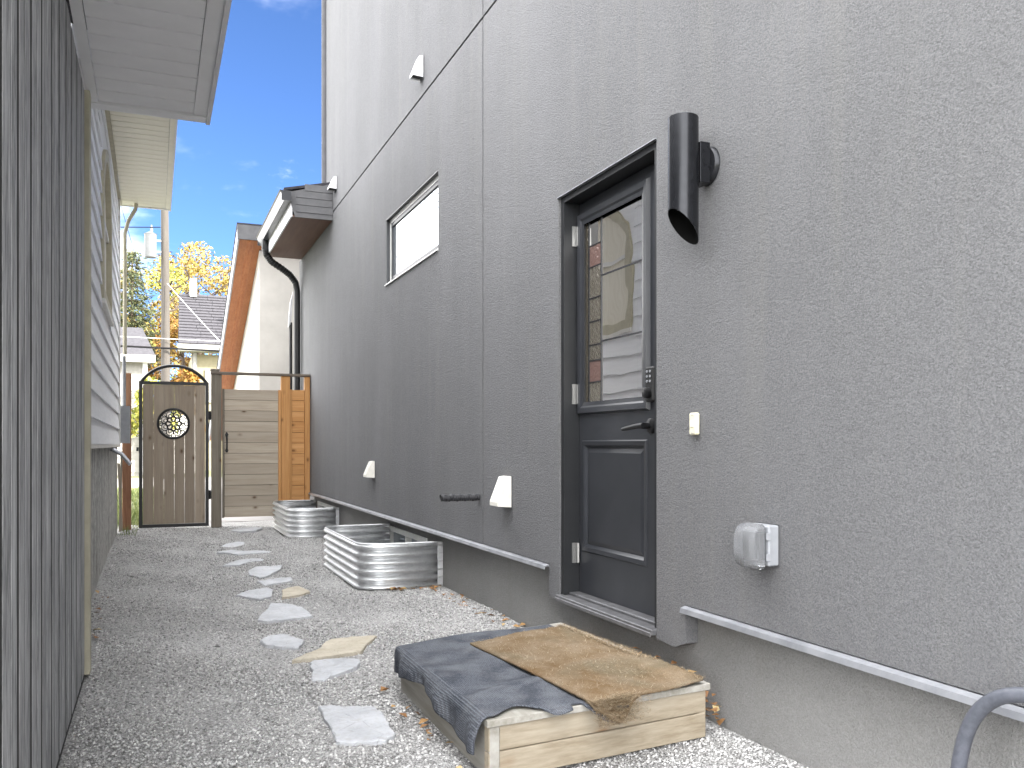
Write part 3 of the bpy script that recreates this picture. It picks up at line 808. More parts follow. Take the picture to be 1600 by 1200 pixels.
# ------------------------------------------------------------------ step box, carpet, coir mat
BC = [Vector((.985, 2.635)), Vector((1.905, 2.745)), Vector((1.872, 3.965)), Vector((.990, 3.775))]    # near-left, near-right, far-right, far-left
bt = thing('step_box', 'low plywood and pine step box on the gravel below the door', 'step', (1.43, 3.27, 0))
def quad_prism(q, z0, z1, name, m, par, bevel=0): 
    b = MB(); b.hexa([(p[0], p[1], z0) for p in q], [(p[0], p[1], z1) for p in q]); return b.build(name, m, par, bevel=bevel)
quad_prism(BC, .176, .200, 'plywood_top', M['ply_edge'], bt, .002)
def side(a, c, z0, z1, m, th=.035, inset=.012):
    d = (c - a).normalized(); nrm = Vector((-d.y, d.x))
    a2, c2 = a + d * inset + nrm * inset, c - d * inset + nrm * inset
    b = MB(); b.hexa([(*a2, z0), (*c2, z0), (*(c2 + nrm * th), z0), (*(a2 + nrm * th), z0)], [(*a2, z1), (*c2, z1), (*(c2 + nrm * th), z1), (*(a2 + nrm * th), z1)])
    return b.build('side_board', m, bt, bevel=.003)
side(BC[0], BC[1], .0, .090, M['pine']); side(BC[0], BC[1], .093, .1755, M['pine'])
side(BC[3], BC[0], .0, .1755, M['ply_edge']); side(BC[1], BC[2], .0, .1755, M['pine']); side(BC[2], BC[3], .0, .1755, M['ply_edge'])

# carpet: a draped grid
def bil(u, v): 
    p = BC[0] * (1 - u) * (1 - v) + BC[1] * u * (1 - v) + BC[2] * u * v + BC[3] * (1 - u) * v
    return p
nu, nv = 70, 90
vs, fs = [], []
for j in range(nv + 1):
    for i in range(nu + 1):
        s_ = -.16 + 1.08 * i / nu * .98            # across, from beyond the left edge to near the wall
        tt = j / nv
        front = .03 + .055 * math.sin(s_ * 9 + .5) + .02 * math.sin(s_ * 23) + (-.05 if .15 < s_ < .38 else 0) * math.sin((s_ - .15) / .23 * math.pi)
        kf = min(1, max(0, (.20 - s_) / .16)); front = front * (1 - kf) + .012 * kf
        v_ = front + (.975 - front) * tt
        z = .206 + .004 * math.sin(8 * s_ + 5 * v_) + .003 * math.sin(17 * v_ - 6 * s_)
        z += .010 * math.exp(-((v_ - .26 - .25 * (s_ - .3)) / .035) ** 2) * math.exp(-((s_ - .3) / .22) ** 2)
        if s_ < .0:
            e = -s_
            p = bil(0, v_)
            wob = .012 * math.sin(v_ * 17 + 1) + .005 * math.sin(v_ * 39)
            drop = min(e, .028 + e * .55) * (.78 + .30 * math.sin(v_ * 7 + .6) * (1 - v_ * .3))
            outw = .022 * (1 - math.exp(-e / .03)) + wob * min(1, e / .08)
            x, y = p.x - outw - .004, p.y
            z = .206 - drop + .012 * math.exp(-e / .02) * 0
            z = max(z, .02)
        else:
            p = bil(min(s_, .985), v_)
            x, y = p.x, p.y
        if v_ < 0:
            z -= min(.10, -v_ * 1.25); y = bil(0, 0).y - .012 + v_ * .10 + p.x * 0
        vs.append((x, y, z))
for j in range(nv):
    for i in range(nu): fs.append((j * (nu + 1) + i, j * (nu + 1) + i + 1, (j + 1) * (nu + 1) + i + 1, (j + 1) * (nu + 1) + i))
b = MB(); b.add(vs, fs)
cp = b.build('carpet', M['carpet'], None, smooth=False, fix=False)
for p in cp.data.polygons: p.use_smooth = True
md = cp.modifiers.new('thick', 'SOLIDIFY'); md.thickness = .006; md.offset = 1
tag(cp, 'rumpled dark blue-grey carpet piece draped over the step box', 'carpet')

CQ = [Vector((1.355, 2.612)), Vector((1.865, 2.735)), Vector((1.80, 3.80)), Vector((1.275, 3.625))]
nu, nv = 40, 80
vs, fs = [], []
for j in range(nv + 1):
    for i in range(nu + 1):
        u, v_ = i / nu, j / nv
        uu = u + (.012 * math.sin(v_ * 60) + .008 * math.sin(v_ * 131)) * (1 if u > .9 else 0)
        p = CQ[0] * (1 - uu) * (1 - v_) + CQ[1] * uu * (1 - v_) + CQ[2] * uu * v_ + CQ[3] * (1 - uu) * v_
        z = .222 + .004 * math.sin(7 * u + 4 * v_) + .003 * rng.random() + (.006 * math.sin(v_ * 9) if u > .8 else 0)
        y = p.y
        fl = math.exp(-((u - .17) / .13) ** 2)       # frayed tongue over the front edge
        if v_ < .10:
            e = (.10 - v_) / .10
            y -= .055 * fl * e; z += .012 * fl * math.sin(e * 2.2) - .075 * fl * e * e
        vs.append((p.x, y, z))
for j in range(nv):
    for i in range(nu): fs.append((j * (nu + 1) + i, j * (nu + 1) + i + 1, (j + 1) * (nu + 1) + i + 1, (j + 1) * (nu + 1) + i))
b = MB(); b.add(vs, fs)
cm = b.build('coir_mat', M['coir'], None, fix=False)
for p in cm.data.polygons: p.use_smooth = True
md = cm.modifiers.new('thick', 'SOLIDIFY'); md.thickness = .010; md.offset = -1
tag(cm, 'worn brown coir doormat with a frayed edge lying on the carpet', 'doormat')
# loose fibres over the mat and along its frayed edges
def fibres(n):
    u = rng.random(n); v_ = rng.random(n)
    k_ = n // 3
    u[:k_] = .93 + .09 * rng.random(k_)
    u[k_:2 * k_] = np.clip(.17 + .11 * rng.standard_normal(k_), 0, 1); v_[k_:2 * k_] = .03 * rng.random(k_)
    c = [np.array(q) for q in CQ]
    p = c[0] * ((1 - u) * (1 - v_))[:, None] + c[1] * (u * (1 - v_))[:, None] + c[2] * (u * v_)[:, None] + c[3] * ((1 - u) * v_)[:, None]
    z = np.full(n, .226)
    fl = np.zeros(n); fl[k_:2 * k_] = 1
    dd = rng.random(n) * fl
    p[:, 1] -= .065 * dd; z -= .07 * dd ** 2 * 1.0
    ang = rng.random(n) * 6.283; L = .010 + .016 * rng.random(n); L[k_:2 * k_] *= 1.5
    dx, dy = np.cos(ang) * L, np.sin(ang) * L; dz = (rng.random(n) - .35) * .016 + .002
    w = .0009
    a0 = np.stack([p[:, 0] - np.sin(ang) * w, p[:, 1] + np.cos(ang) * w, z], 1); a1 = np.stack([p[:, 0] + np.sin(ang) * w, p[:, 1] - np.cos(ang) * w, z], 1)
    a2 = np.stack([p[:, 0] + dx, p[:, 1] + dy, z + dz], 1)
    return np.stack([a0, a1, a2], 1)
B = fibres(9000)
o = fast_mesh('coir_fibre', B.reshape(-1, 3), np.arange(len(B) * 3).reshape(-1, 3), M['coir_fibre'], kind='stuff')
o.parent = cm; o.location = -WL[cm]

# ------------------------------------------------------------------ flagstones
STONES = [
 ('long thin dark slate stepping stone, second farthest of the path', 'stone', [(0.58,9.19),(0.72,9.31),(0.84,9.15),(0.96,9.15),(1.09,9.05),(1.05,8.95),(0.87,8.95),(0.76,8.89),(0.68,9.07)]),
 ('pale pointed stepping stone just before the long thin dark one', 'stone', [(0.56,8.10),(0.69,8.35),(0.77,8.47),(0.88,8.52),(0.95,8.43),(0.92,8.31),(0.78,8.19),(0.71,8.06)]),
 ('pale grey stepping stone level with the far end of the nearer well', 'stone', [(0.74,7.74),(0.83,7.92),(0.94,7.88),(1.04,7.87),(1.00,7.68),(0.87,7.39),(0.78,7.29),(0.77,7.41),(0.72,7.49)]),
 ('narrow tilted stepping stone left of the middle of the nearer well', 'stone', [(0.74,7.10),(0.83,7.15),(0.91,7.20),(1.02,7.21),(1.01,7.06),(0.88,6.97),(0.78,6.89)]),
 ('white-grey stepping stone pointing left, beside the small beige one', 'stone', [(0.54,6.56),(0.64,6.70),(0.72,6.71),(0.78,6.76),(0.81,6.64),(0.77,6.41),(0.68,6.32),(0.62,6.44)]),
 ('small beige stepping stone nearest the front of the nearer well', 'stone_tan', [(0.87,6.63),(0.94,6.73),(1.01,6.78),(1.03,6.67),(1.05,6.48),(0.97,6.38),(0.83,6.32)]),
 ('wide pale half-moon stepping stone in the middle of the path', 'stone', [(0.59,5.58),(0.62,5.72),(0.69,5.95),(0.73,6.15),(0.84,6.08),(0.91,5.95),(0.93,5.75),(0.93,5.63),(0.85,5.60),(0.74,5.56),(0.64,5.54)]),
 ('small grey stepping stone left of the long tan one', 'stone', [(0.54,5.01),(0.59,5.10),(0.65,5.11),(0.69,5.12),(0.73,5.01),(0.77,4.93),(0.72,4.80),(0.63,4.85),(0.56,4.92)]),
 ('long tan wing-shaped stepping stone', 'stone_tan', [(0.64,4.50),(0.75,4.64),(0.81,4.70),(0.87,4.84),(0.92,4.90),(1.02,4.88),(1.15,4.83),(1.06,4.68),(1.00,4.54),(0.94,4.53),(0.79,4.52)]),
 ('grey wedge stepping stone touching the long tan one', 'stone', [(0.71,4.40),(0.74,4.45),(0.85,4.42),(0.95,4.37),(0.94,4.30),(0.91,4.23),(0.86,4.18),(0.79,4.13),(0.73,4.06),(0.67,4.07),(0.68,4.15),(0.70,4.26)]),
 ('largest and nearest blue-grey flagstone, left of the step box', 'stone', [(0.62,3.63),(0.65,3.63),(0.74,3.57),(0.83,3.54),(0.84,3.46),(0.84,3.38),(0.83,3.29),(0.83,3.19),(0.78,3.13),(0.67,3.15),(0.61,3.19),(0.62,3.33)]),
 ('faint half-buried stepping stone, farthest of the path', 'stone', [(0.65,9.75),(0.75,10.06),(0.86,10.21),(0.93,10.10),(0.89,9.83),(0.74,9.61)]),
 ('pale stone slab at the foot of the weathered board gate', 'stone', [(0.90,11.60),(1.02,11.86),(1.22,11.92),(1.30,11.74),(1.20,11.50),(1.01,11.40)]),
]
for si, (lab, mm, poly) in enumerate(STONES):
    b = MB(); dense = []
    for i in range(len(poly)):
        a, c = Vector(poly[i]), Vector(poly[(i + 1) % len(poly)])
        for s_ in range(4):
            q = a.lerp(c, s_ / 4)
            j_ = .006 if s_ else .0
            dense.append((q.x + random.uniform(-j_, j_), q.y + random.uniform(-j_, j_)))
    cxx = sum(p[0] for p in dense) / len(dense); cyy = sum(p[1] for p in dense) / len(dense)
    tilt = random.uniform(-.02, .02), random.uniform(-.012, .03)
    zz = lambda x, y, o: gz(x, y) * .6 + o + (x - cxx) * tilt[0] + (y - cyy) * tilt[1]
    top = .019 if si != 11 else .011
    n_ = len(dense)
    vs = [(x, y, zz(x, y, -.02)) for x, y in dense] + [(x, y, zz(x, y, top - .005)) for x, y in dense]
    for f_, dz in ((.965, 0), (.6, .001), (.3, -.001)):
        vs += [(cxx + (x - cxx) * f_, cyy + (y - cyy) * f_, zz(x, y, top + dz + random.uniform(-.0012, .0012) - (.0035 if random.random() < .25 and f_ > .9 else 0))) for x, y in dense]
    vs.append((cxx, cyy, zz(cxx, cyy, top)))
    fs = [(l * n_ + i, l * n_ + (i + 1) % n_, (l + 1) * n_ + (i + 1) % n_, (l + 1) * n_ + i) for l in range(4) for i in range(n_)]
    fs += [(4 * n_ + i, 4 * n_ + (i + 1) % n_, 5 * n_) for i in range(n_)]
    b.add(vs, fs)
    tag(b.build('flagstone', M[mm], None), lab, 'stepping stone', 'flagstones laid across the gravel path')

# ------------------------------------------------------------------ fence and gates at the end of the passage
FY = 12.17
gt_ = thing('metal_gate', 'black-framed gate of upright cedar boards with arched top and round medallion', 'gate', (.245, FY, 0))
x0, x1, z0, z1 = -.173, .667, .022, 1.892
b = MB(); t_ = .042
for (a, c, d, e) in ((x0, x0 + t_, z0, z1), (x1 - t_, x1, z0, z1), (x0 + t_, x1 - t_, z0, z0 + t_), (x0 + t_, x1 - t_, z1 - t_, z1)): b.box(a, c, FY - .02, FY + .02, d, e)
b.build('frame', M['black'], gt_, bevel=.002)
b = MB(); pts = []
hw = (x1 - x0) / 2 - .021; rise = .225; rad = (hw * hw + rise * rise) / (2 * rise)
amax = math.asin(hw / rad)
for i in range(25):
    a = -amax + 2 * amax * i / 24
    pts.append(((x0 + x1) / 2 + rad * math.sin(a), FY, z1 - .02 + rise - rad + rad * math.cos(a)))
b.tube(pts, .021, 8); b.build('arch', M['black'], gt_, smooth=True)
mx, mz, mr = .237, 1.352, .185
edges = np.linspace(x0 + t_ + .004, x1 - t_ - .004, 7)
for i in range(6):
    a, c = edges[i] + (.0010 if i else 0), edges[i + 1] - (.0010 if i < 5 else 0)
    lo, hi = z0 + t_ + .003, z1 - t_ - .003
    def cut(x, s_):
        q = mr ** 2 - (x - mx) ** 2
        return mz + s_ * math.sqrt(q) if q > 0 else None
    if c < mx - mr or a > mx + mr:
        o = MB(); o.box(a, c, FY - .011, FY + .011, lo, hi); o.build('board', M['gate_wood'], gt_, bevel=.0015)
    else:
        xs_ = np.linspace(a, c, 9)
        q = MB()
        low = [(x, cut(x, -1) if cut(x, -1) is not None else mz) for x in xs_]
        upp = [(x, cut(x, 1) if cut(x, 1) is not None else mz) for x in xs_]
        for P_ in ([(a, lo), (c, lo)] + low[::-1], upp + [(c, hi), (a, hi)]):
            q.prism([(x, FY - .011, z) for x, z in P_], [(x, FY + .011, z) for x, z in P_])
        q.build('board', M['gate_wood'], gt_)
# medallion: ring and pierced rosette
md_ = MB(); pts = [(mx + mr * math.cos(2 * math.pi * i / 40), FY - .012, mz + mr * math.sin(2 * math.pi * i / 40)) for i in range(41)]
md_.tube(pts, .017, 8, cap=False)
med = md_.build('medallion', M['black'], gt_, smooth=True)
b = MB()
def arc(cx_, cz_, r_, a0=0, a1=2 * math.pi, n_=16, w_=.0075):
    b.tube([(cx_ + r_ * math.cos(a0 + (a1 - a0) * i / n_), FY - .014, cz_ + r_ * math.sin(a0 + (a1 - a0) * i / n_)) for i in range(n_ + 1)], w_, 5)
arc(mx, mz, .03, w_=.008); arc(mx, mz, .088)
for kk in range(8):
    a = kk * math.pi / 4
    arc(mx + .058 * math.cos(a), mz + .058 * math.sin(a), .030)
    a2 = a + math.pi / 8
    arc(mx + .118 * math.cos(a2), mz + .118 * math.sin(a2), .042)
    arc(mx + .105 * math.cos(a2), mz + .105 * math.sin(a2), .022)
    arc(mx + .152 * math.cos(a), mz + .152 * math.sin(a), .024)
    b.tube([(mx + .08 * math.cos(a), FY - .014, mz + .08 * math.sin(a)), (mx + .17 * math.cos(a), FY - .014, mz + .17 * math.sin(a))], .005, 5)
b.build('tracery', M['black'], med)
for z in (.43, 1.46):
    b = MB(); b.box(x1 + .001, x1 + .035, FY - .028, FY + .012, z - .045, z + .045); b.tube([(x1 + .012, FY - .03, z - .06), (x1 + .012, FY - .03, z + .06)], .012, 8)
    b.build('hinge', M['black'], gt_)
b = MB(); b.box(x0 - .03, x0 - .002, FY - .03, FY + .0, 1.0, 1.05); b.build('latch', M['black'], gt_, bevel=.003)

fn = thing('fence', 'fence frame of grey and orange posts under a brown top rail', 'fence', (1.3, FY, 0))
bx('post', .697, .825, FY - .05, FY + .05, 0, 2.0, M['post_grey'], fn, .004)
b = MB(); b.box(.685, .80, FY - .06, FY + .06, 2.036, 2.075); b.build('post_cap', M['post_grey'], fn, bevel=.01)
bx('top_rail', .69, 1.962, FY - .07, FY + .07, 2.003, 2.034, M['rail_brown'], fn, .003)
bx('post', 1.585, 1.70, FY - .05, FY + .04, 0, 2.0, M['orange_v'], fn, .004)
bx('stile', 1.70, 1.725, FY - .035, FY + .01, .05, 1.825, M['orange_v'], fn, .002)
bx('post', 1.893, 1.964, FY - .05, FY + .04, 0, 2.0, M['orange_v'], fn, .004)
zz_ = .06
for i in range(12):
    bx('board', 1.728, 1.890, FY - .02 + (.003 if i % 2 else 0), FY + .0, .10 + i * .1436, .10 + i * .1436 + .1395, M['orange_h'], fn, .002)
bx('backing', 1.728, 1.890, FY + .002, FY + .012, .1, 1.82, M['gap_shade'], fn)  # dark sheet added so the panel's board gaps read as shade
fd = thing('wooden_gate', 'weathered gate of horizontal boards with black pull handle', 'gate', (1.2, FY, 0))
for i in range(12):
    bx('board', .862, 1.548, FY - .016 + .002 * (i % 3), FY + .006, .128 + i * .1405, .128 + i * .1405 + .1365, M['weathered'], fd, .002)
bx('stile', .833, .859, FY - .028, FY + .02, .12, 1.815, M['post_grey'], fd, .002)
bx('stile', 1.551, 1.581, FY - .028, FY + .02, .12, 1.815, M['orange_v'], fd, .002)
bx('backing', .862, 1.548, FY + .0075, FY + .0165, .13, 1.81, M['gap_shade'], fd)  # dark sheet added behind the gate boards, painting shade into their seams
bx('brace', .87, 1.54, FY + .018, FY + .055, .25, .34, M['weathered'], fd)
bx('brace', .87, 1.54, FY + .018, FY + .055, 1.5, 1.59, M['weathered'], fd)
b = MB(); hx = .889
for z in (1.205, 1.00):
    b.prism([(hx, FY - .018, z + .05), (hx + .022, FY - .018, z + .01), (hx + .012, FY - .018, z - .02), (hx - .012, FY - .018, z - .02), (hx - .022, FY - .018, z + .01)],
            [(hx, FY - .026, z + .05), (hx + .022, FY - .026, z + .01), (hx + .012, FY - .026, z - .02), (hx - .012, FY - .026, z - .02), (hx - .022, FY - .026, z + .01)])
b.tube([(hx, FY - .024, 1.19), (hx, FY - .055, 1.16), (hx, FY - .062, 1.10), (hx, FY - .055, 1.04), (hx, FY - .024, 1.0)], .011, 8)
b.build('handle', M['black'], fd)

lp = thing('gate_post', 'reddish wooden post left of the arched gate', 'post', (-.31, FY, 0))
bx('post', -.366, -.262, FY - .05, FY + .05, -.02, 1.985, M['post_red'], lp, .005)
# old picket and lath leaning between the post and the left house
for (xa, xb, xt, yb, h_, lab) in ((-.40, -.375, .02, 11.98, 1.0, 'thin grey lath leaning between house corner and reddish post'), (-.385, -.355, -.035, 12.06, .85, 'pale grey stake leaning against the reddish gate post')):
    b = MB(); b.hexa([(xa, yb, 0), (xb, yb, 0), (xb, yb + .02, 0), (xa, yb + .02, 0)], [(xa + xt, yb, h_), (xb + xt, yb, h_), (xb + xt, yb + .02, h_), (xa + xt, yb + .02, h_)])
    tag(b.build('lath', M['post_grey'], None), lab, 'lath')

# ------------------------------------------------------------------ left shed
SX = -.294
sh = thing('shed', 'grey weathered board shed with aluminium soffit at the left edge', 'shed', (SX - 1.8, 3.0, 0))
y = 1.62; edge = 4.50
i = 0
while y < edge - .03:
    y2 = min(y + [.118, .132, .104, .126, .140, .112, .122][i % 7], edge)
    g0 = .006 if i % 2 else .021
    g1 = .021 if i % 2 else .006
    off = random.uniform(-.0003, .0003)
    bx('board', SX + off - .004, SX + off, y + g0, y2 - g1, .03, 2.70, M['shed_wood'], sh, .0015)
    y = y2; i += 1
bx('backing', SX - .03, SX - .0011, 1.62, 4.5, .0, 2.70, M['groove'], sh)  # near-flush black sheet paints the shadow lines between the boards
bx('corner_trim', SX - .03, SX + .022, 4.505, 4.60, .02, 2.715, M['trim_cream'], sh, .003)
bx('end_wall', -4.2, SX - .032, 4.44, 4.59, 0, 2.70, M['shed_wood'], sh)
x = -4.2
while x < SX - .05:
    bx('end_board', x + .004, min(x + .24, SX - .03) - .004, 1.60, 1.625, .03, 2.75, M['shed_wood'], sh, .003); x += .24
bx('far_wall', -4.2, -4.15, 1.63, 4.43, 0, 2.7, M['shed_wood'], sh)
OX = .257; SZ = 2.725
yy = 1.36
while yy < 4.66:
    bx('soffit_panel', SX + .05, OX - .075, yy + .004, min(yy + .15, 4.66) - .004, SZ, SZ + .012, M['soffit_alu'], sh, .0025); yy += .15
bx('soffit_trim', SX + .005, SX + .047, 1.36, 4.66, SZ - .006, SZ + .012, M['soffit_alu'], sh)
bx('soffit_trim', OX - .073, OX - .012, 1.36, 4.66, SZ - .004, SZ + .012, M['soffit_alu'], sh)
bx('fascia', OX - .012, OX + .008, 1.34, 4.74, SZ - .02, SZ + .19, M['fascia_white'], sh)
bx('end_fascia', SX - .5, OX - .013, 4.662, 4.74, SZ - .012, SZ + .19, M['soffit_alu'], sh)
b = MB(); b.hexa([(OX + .03, 1.32, SZ + .20), (OX + .03, 4.76, SZ + .20), (-2.4, 4.76, SZ + 1.0), (-2.4, 1.32, SZ + 1.0)], [(OX + .03, 1.32, SZ + .23), (OX + .03, 4.76, SZ + .23), (-2.4, 4.76, SZ + 1.03), (-2.4, 1.32, SZ + 1.03)])
b.hexa([(-5, 1.32, SZ + .2), (-2.401, 1.32, SZ + 1.0), (-2.401, 4.76, SZ + 1.0), (-5, 4.76, SZ + .2)], [(-5, 1.32, SZ + .23), (-2.401, 1.32, SZ + 1.03), (-2.401, 4.76, SZ + 1.03), (-5, 4.76, SZ + .23)])
b.build('roof', M['roof'], sh)
b = MB()
for yy in (1.5, 4.6): b.prism([(SX, yy, 2.71), (-2.4, yy, SZ + .97), (-4.7, yy, 2.71)], [(SX, yy + .05, 2.71), (-2.4, yy + .05, SZ + .97), (-4.7, yy + .05, 2.71)])
b.build('gable', M['shed_wood'], sh)

# ------------------------------------------------------------------ left house
LX = -.40
lh = thing('clapboard_house', 'pale clapboard house with pebble-dash base and cream soffit on the left', 'house', (LX - 4, 8.5, 0))
LY0, LY1 = 5.15, 11.86
AW = (8.02, 9.42, 2.35, 3.62)              # arched window y0 y1 z0 z1 of its springing box
z = 1.085; ex = .186
i = 0
while z < 4.06:
    zt_ = min(z + ex + .012, 4.07)
    segs = [(LY0, LY1 - .06)]
    if zt_ > AW[2] - .09 and z < AW[3] + .09: segs = [(LY0, AW[0] - .10), (AW[1] + .10, LY1 - .06)]
    for (a, c) in segs:
        b = MB(); b.hexa([(LX + .0, a, z), (LX + .016, a, z), (LX + .016, c, z), (LX + .0, c, z)], [(LX - .012, a, zt_), (LX - .004, a, zt_), (LX - .004, c, zt_), (LX - .012, c, zt_)])
        b.build('clapboard', M['siding'], lh)
    z += ex; i += 1
bx('sheathing', LX - .12, LX - .02, LY0, AW[0] - .02, 1.0, 4.1, M['siding'], lh)
bx('sheathing', LX - .12, LX - .02, AW[1] + .02, LY1 - .01, 1.0, 4.1, M['siding'], lh)
bx('sheathing', LX - .12, LX - .02, AW[0] - .02, AW[1] + .02, 1.0, AW[2] - .02, M['siding'], lh)
bx('corner_trim', LX - .06, LX + .022, LY1 - .058, LY1 + .02, 1.06, 4.08, M['trim_white'], lh, .003)
bx('starter_strip', LX - .03, LX + .024, LY0, LY1 + .01, 1.055, 1.082, M['trim_white'], lh)
b = MB(); b.box(LX - .3, LX - .012, LY0, LY1 - .02, -.15, 1.053); b.build('foundation', M['pebble'], lh)
bx('end_wall', -9, LX - .122, LY1 - .15, LY1 - .0, -.1, 4.1, M['siding'], lh)
bx('end_wall', -9, LX - .122, LY0, LY0 + .15, -.1, 4.1, M['siding'], lh)
bx('far_wall', -9.1, -9.0, LY0, LY1, -.1, 4.1, M['siding'], lh)
LO = .19; LZ = 4.095
yy = LY0 - .2
while yy < 12.12:
    bx('soffit_panel', LX + .03, LO - .05, yy + .004, min(yy + .15, 12.12) - .004, LZ, LZ + .012, M['soffit_cream'], lh, .003); yy += .15
bx('soffit_trim', LX - .02, LX + .028, LY0 - .2, 12.12, LZ - .012, LZ + .012, M['trim_cream'], lh)
bx('soffit_trim', LO - .048, LO - .004, LY0 - .2, 12.12, LZ - .004, LZ + .012, M['soffit_cream'], lh)
bx('fascia', LO - .004, LO + .016, LY0 - .2, 12.16, LZ - .02, LZ + .18, M['trim_white'], lh)
bx('end_fascia', LX - .5, LO - .005, 12.122, 12.16, LZ - .01, LZ + .18, M['trim_white'], lh)
b = MB(); ry = LZ + .19
b.hexa([(LO + .03, LY0 - .25, ry), (LO + .03, 12.18, ry), (-4.7, 12.18, ry + 1.5), (-4.7, LY0 - .25, ry + 1.5)], [(LO + .03, LY0 - .25, ry + .03), (LO + .03, 12.18, ry + .03), (-4.7, 12.18, ry + 1.53), (-4.7, LY0 - .25, ry + 1.53)])
b.hexa([(-9.6, LY0 - .25, ry), (-4.701, LY0 - .25, ry + 1.5), (-4.701, 12.18, ry + 1.5), (-9.6, 12.18, ry)], [(-9.6, LY0 - .25, ry + .03), (-4.701, LY0 - .25, ry + 1.53), (-4.701, 12.18, ry + 1.53), (-9.6, 12.18, ry + .03)])
b.build('roof', M['roof'], lh)
b = MB()
for yy in (LY0 + .02, LY1 - .1): b.prism([(LX - .1, yy, 4.1), (-4.7, yy, ry + 1.4), (-9, yy, 4.1)], [(LX - .1, yy + .08, 4.1), (-4.7, yy + .08, ry + 1.4), (-9, yy + .08, 4.1)])
b.build('gable', M['siding'], lh)
# arched window
ya, yb_, za, zb_ = AW
ymid = (ya + yb_) / 2; hw = (yb_ - ya) / 2; spring = 3.05; ar = zb_ - spring
def arch_loop(e):
    pts = [(ya - e, za - e)] + [(yb_ + e, za - e)]
    for i in range(17):
        a = math.pi * i / 16
        pts.append((ymid + (hw + e) * math.cos(a), spring + (ar + e) * math.sin(a)))
    return pts
def arch_ring(name, e_out, e_in, xa, xb, m, par):
    o_, i_ = arch_loop(e_out), arch_loop(e_in); n_ = len(o_)
    q = MB(); vs = [(xb, *p) for p in o_] + [(xb, *p) for p in i_] + [(xa, *p) for p in o_] + [(xa, *p) for p in i_]
    fs = []
    for i in range(n_):
        j = (i + 1) % n_
        fs += [(i, j, n_ + j, n_ + i), (2 * n_ + i, 3 * n_ + i, 3 * n_ + j, 2 * n_ + j), (i, 2 * n_ + i, 2 * n_ + j, j), (n_ + i, n_ + j, 3 * n_ + j, 3 * n_ + i)]
    q.add(vs, fs); return q.build(name, m, par)
q = MB()                                    # siding infill around the arch
ol = arch_loop(.06); 
sq = []
for (y_, z_) in ol:
    sq.append((max(ya - .11, min(yb_ + .11, ymid + (y_ - ymid) * 3)), 4.06 if z_ > spring else za - .30))
n_ = len(ol)
q.add([(LX - .004, *p) for p in sq] + [(LX - .004, *p) for p in ol], [(i, (i + 1) % n_, n_ + (i + 1) % n_, n_ + i) for i in range(n_)])
q.build('siding_infill', M['siding'], lh)
aw = arch_ring('arched_window', .07, -.03, LX - .05, LX + .024, M['trim_cream'], lh)
q = MB(); il = arch_loop(-.028); q.prism([(LX - .03, *p) for p in il], [(LX - .025, *p) for p in il]); q.build('curtained_pane', M['curtain'], aw)
q = MB(); q.box(LX - .024, LX + .0, ya + .02, yb_ - .02, spring - .02, spring + .02); q.box(LX - .024, LX + .0, ymid - .02, ymid + .02, za + .03, spring - .021)
q.build('muntin', M['trim_white'], aw)
q = MB(); q.box(LX - .02, LX + .036, ya - .09, yb_ + .09, za - .11, za - .071); q.build('sill', M['trim_white'], aw)
# rain leader and meter pipe at the far corner of the left house
q = MB(); q.tube([(LX + .20, 11.98, 4.09), (LX + .19, 11.98, 4.02), (LX + .11, 11.96, 3.86), (LX + .07, 11.95, 3.70), (LX + .07, 11.95, 2.2)], .024, 10)
q.build('downspout', M['trim_cream'], lh, smooth=True)
q = MB(); q.tube([(LX + .06, 11.95, 2.18), (LX + .06, 11.95, 1.55), (LX + .08, 11.95, 1.45)], .022, 8); q.box(LX + .01, LX + .13, 11.89, 12.0, 1.10, 1.56)
q.build('meter_pipe', M['grey_box'], lh)
q = MB(); q.tube([(LX + .0, 9.9, 1.04), (LX + .10, 9.9, .98), (LX + .18, 9.86, .88)], .022, 10); q.build('spout', M['flash'], lh, smooth=True)

# ------------------------------------------------------------------ conduit behind the fence
cd = thing('conduit', 'thin black conduit with white bracket behind the orange fence panel', 'conduit', (1.84, 13.06, 0))
q = MB(); q.tube([(1.84, 13.06, 0), (1.84, 13.06, 2.85)], .022, 10); q.build('pipe', M['black'], cd, smooth=True)
q = MB()
for i in range(4): q.hexa([(1.80 + .012 * i, 13.04, 2.78 + .02 * i), (1.808 + .012 * i, 13.04, 2.78 + .02 * i), (1.808 + .012 * i, 13.08, 2.78 + .02 * i), (1.80 + .012 * i, 13.08, 2.78 + .02 * i)],
                          [(1.83 + .012 * i, 13.04, 3.15 + .05 * i), (1.838 + .012 * i, 13.04, 3.15 + .05 * i), (1.838 + .012 * i, 13.08, 3.15 + .05 * i), (1.83 + .012 * i, 13.08, 3.15 + .05 * i)])
q.build('bracket', M['fascia_white'], cd)

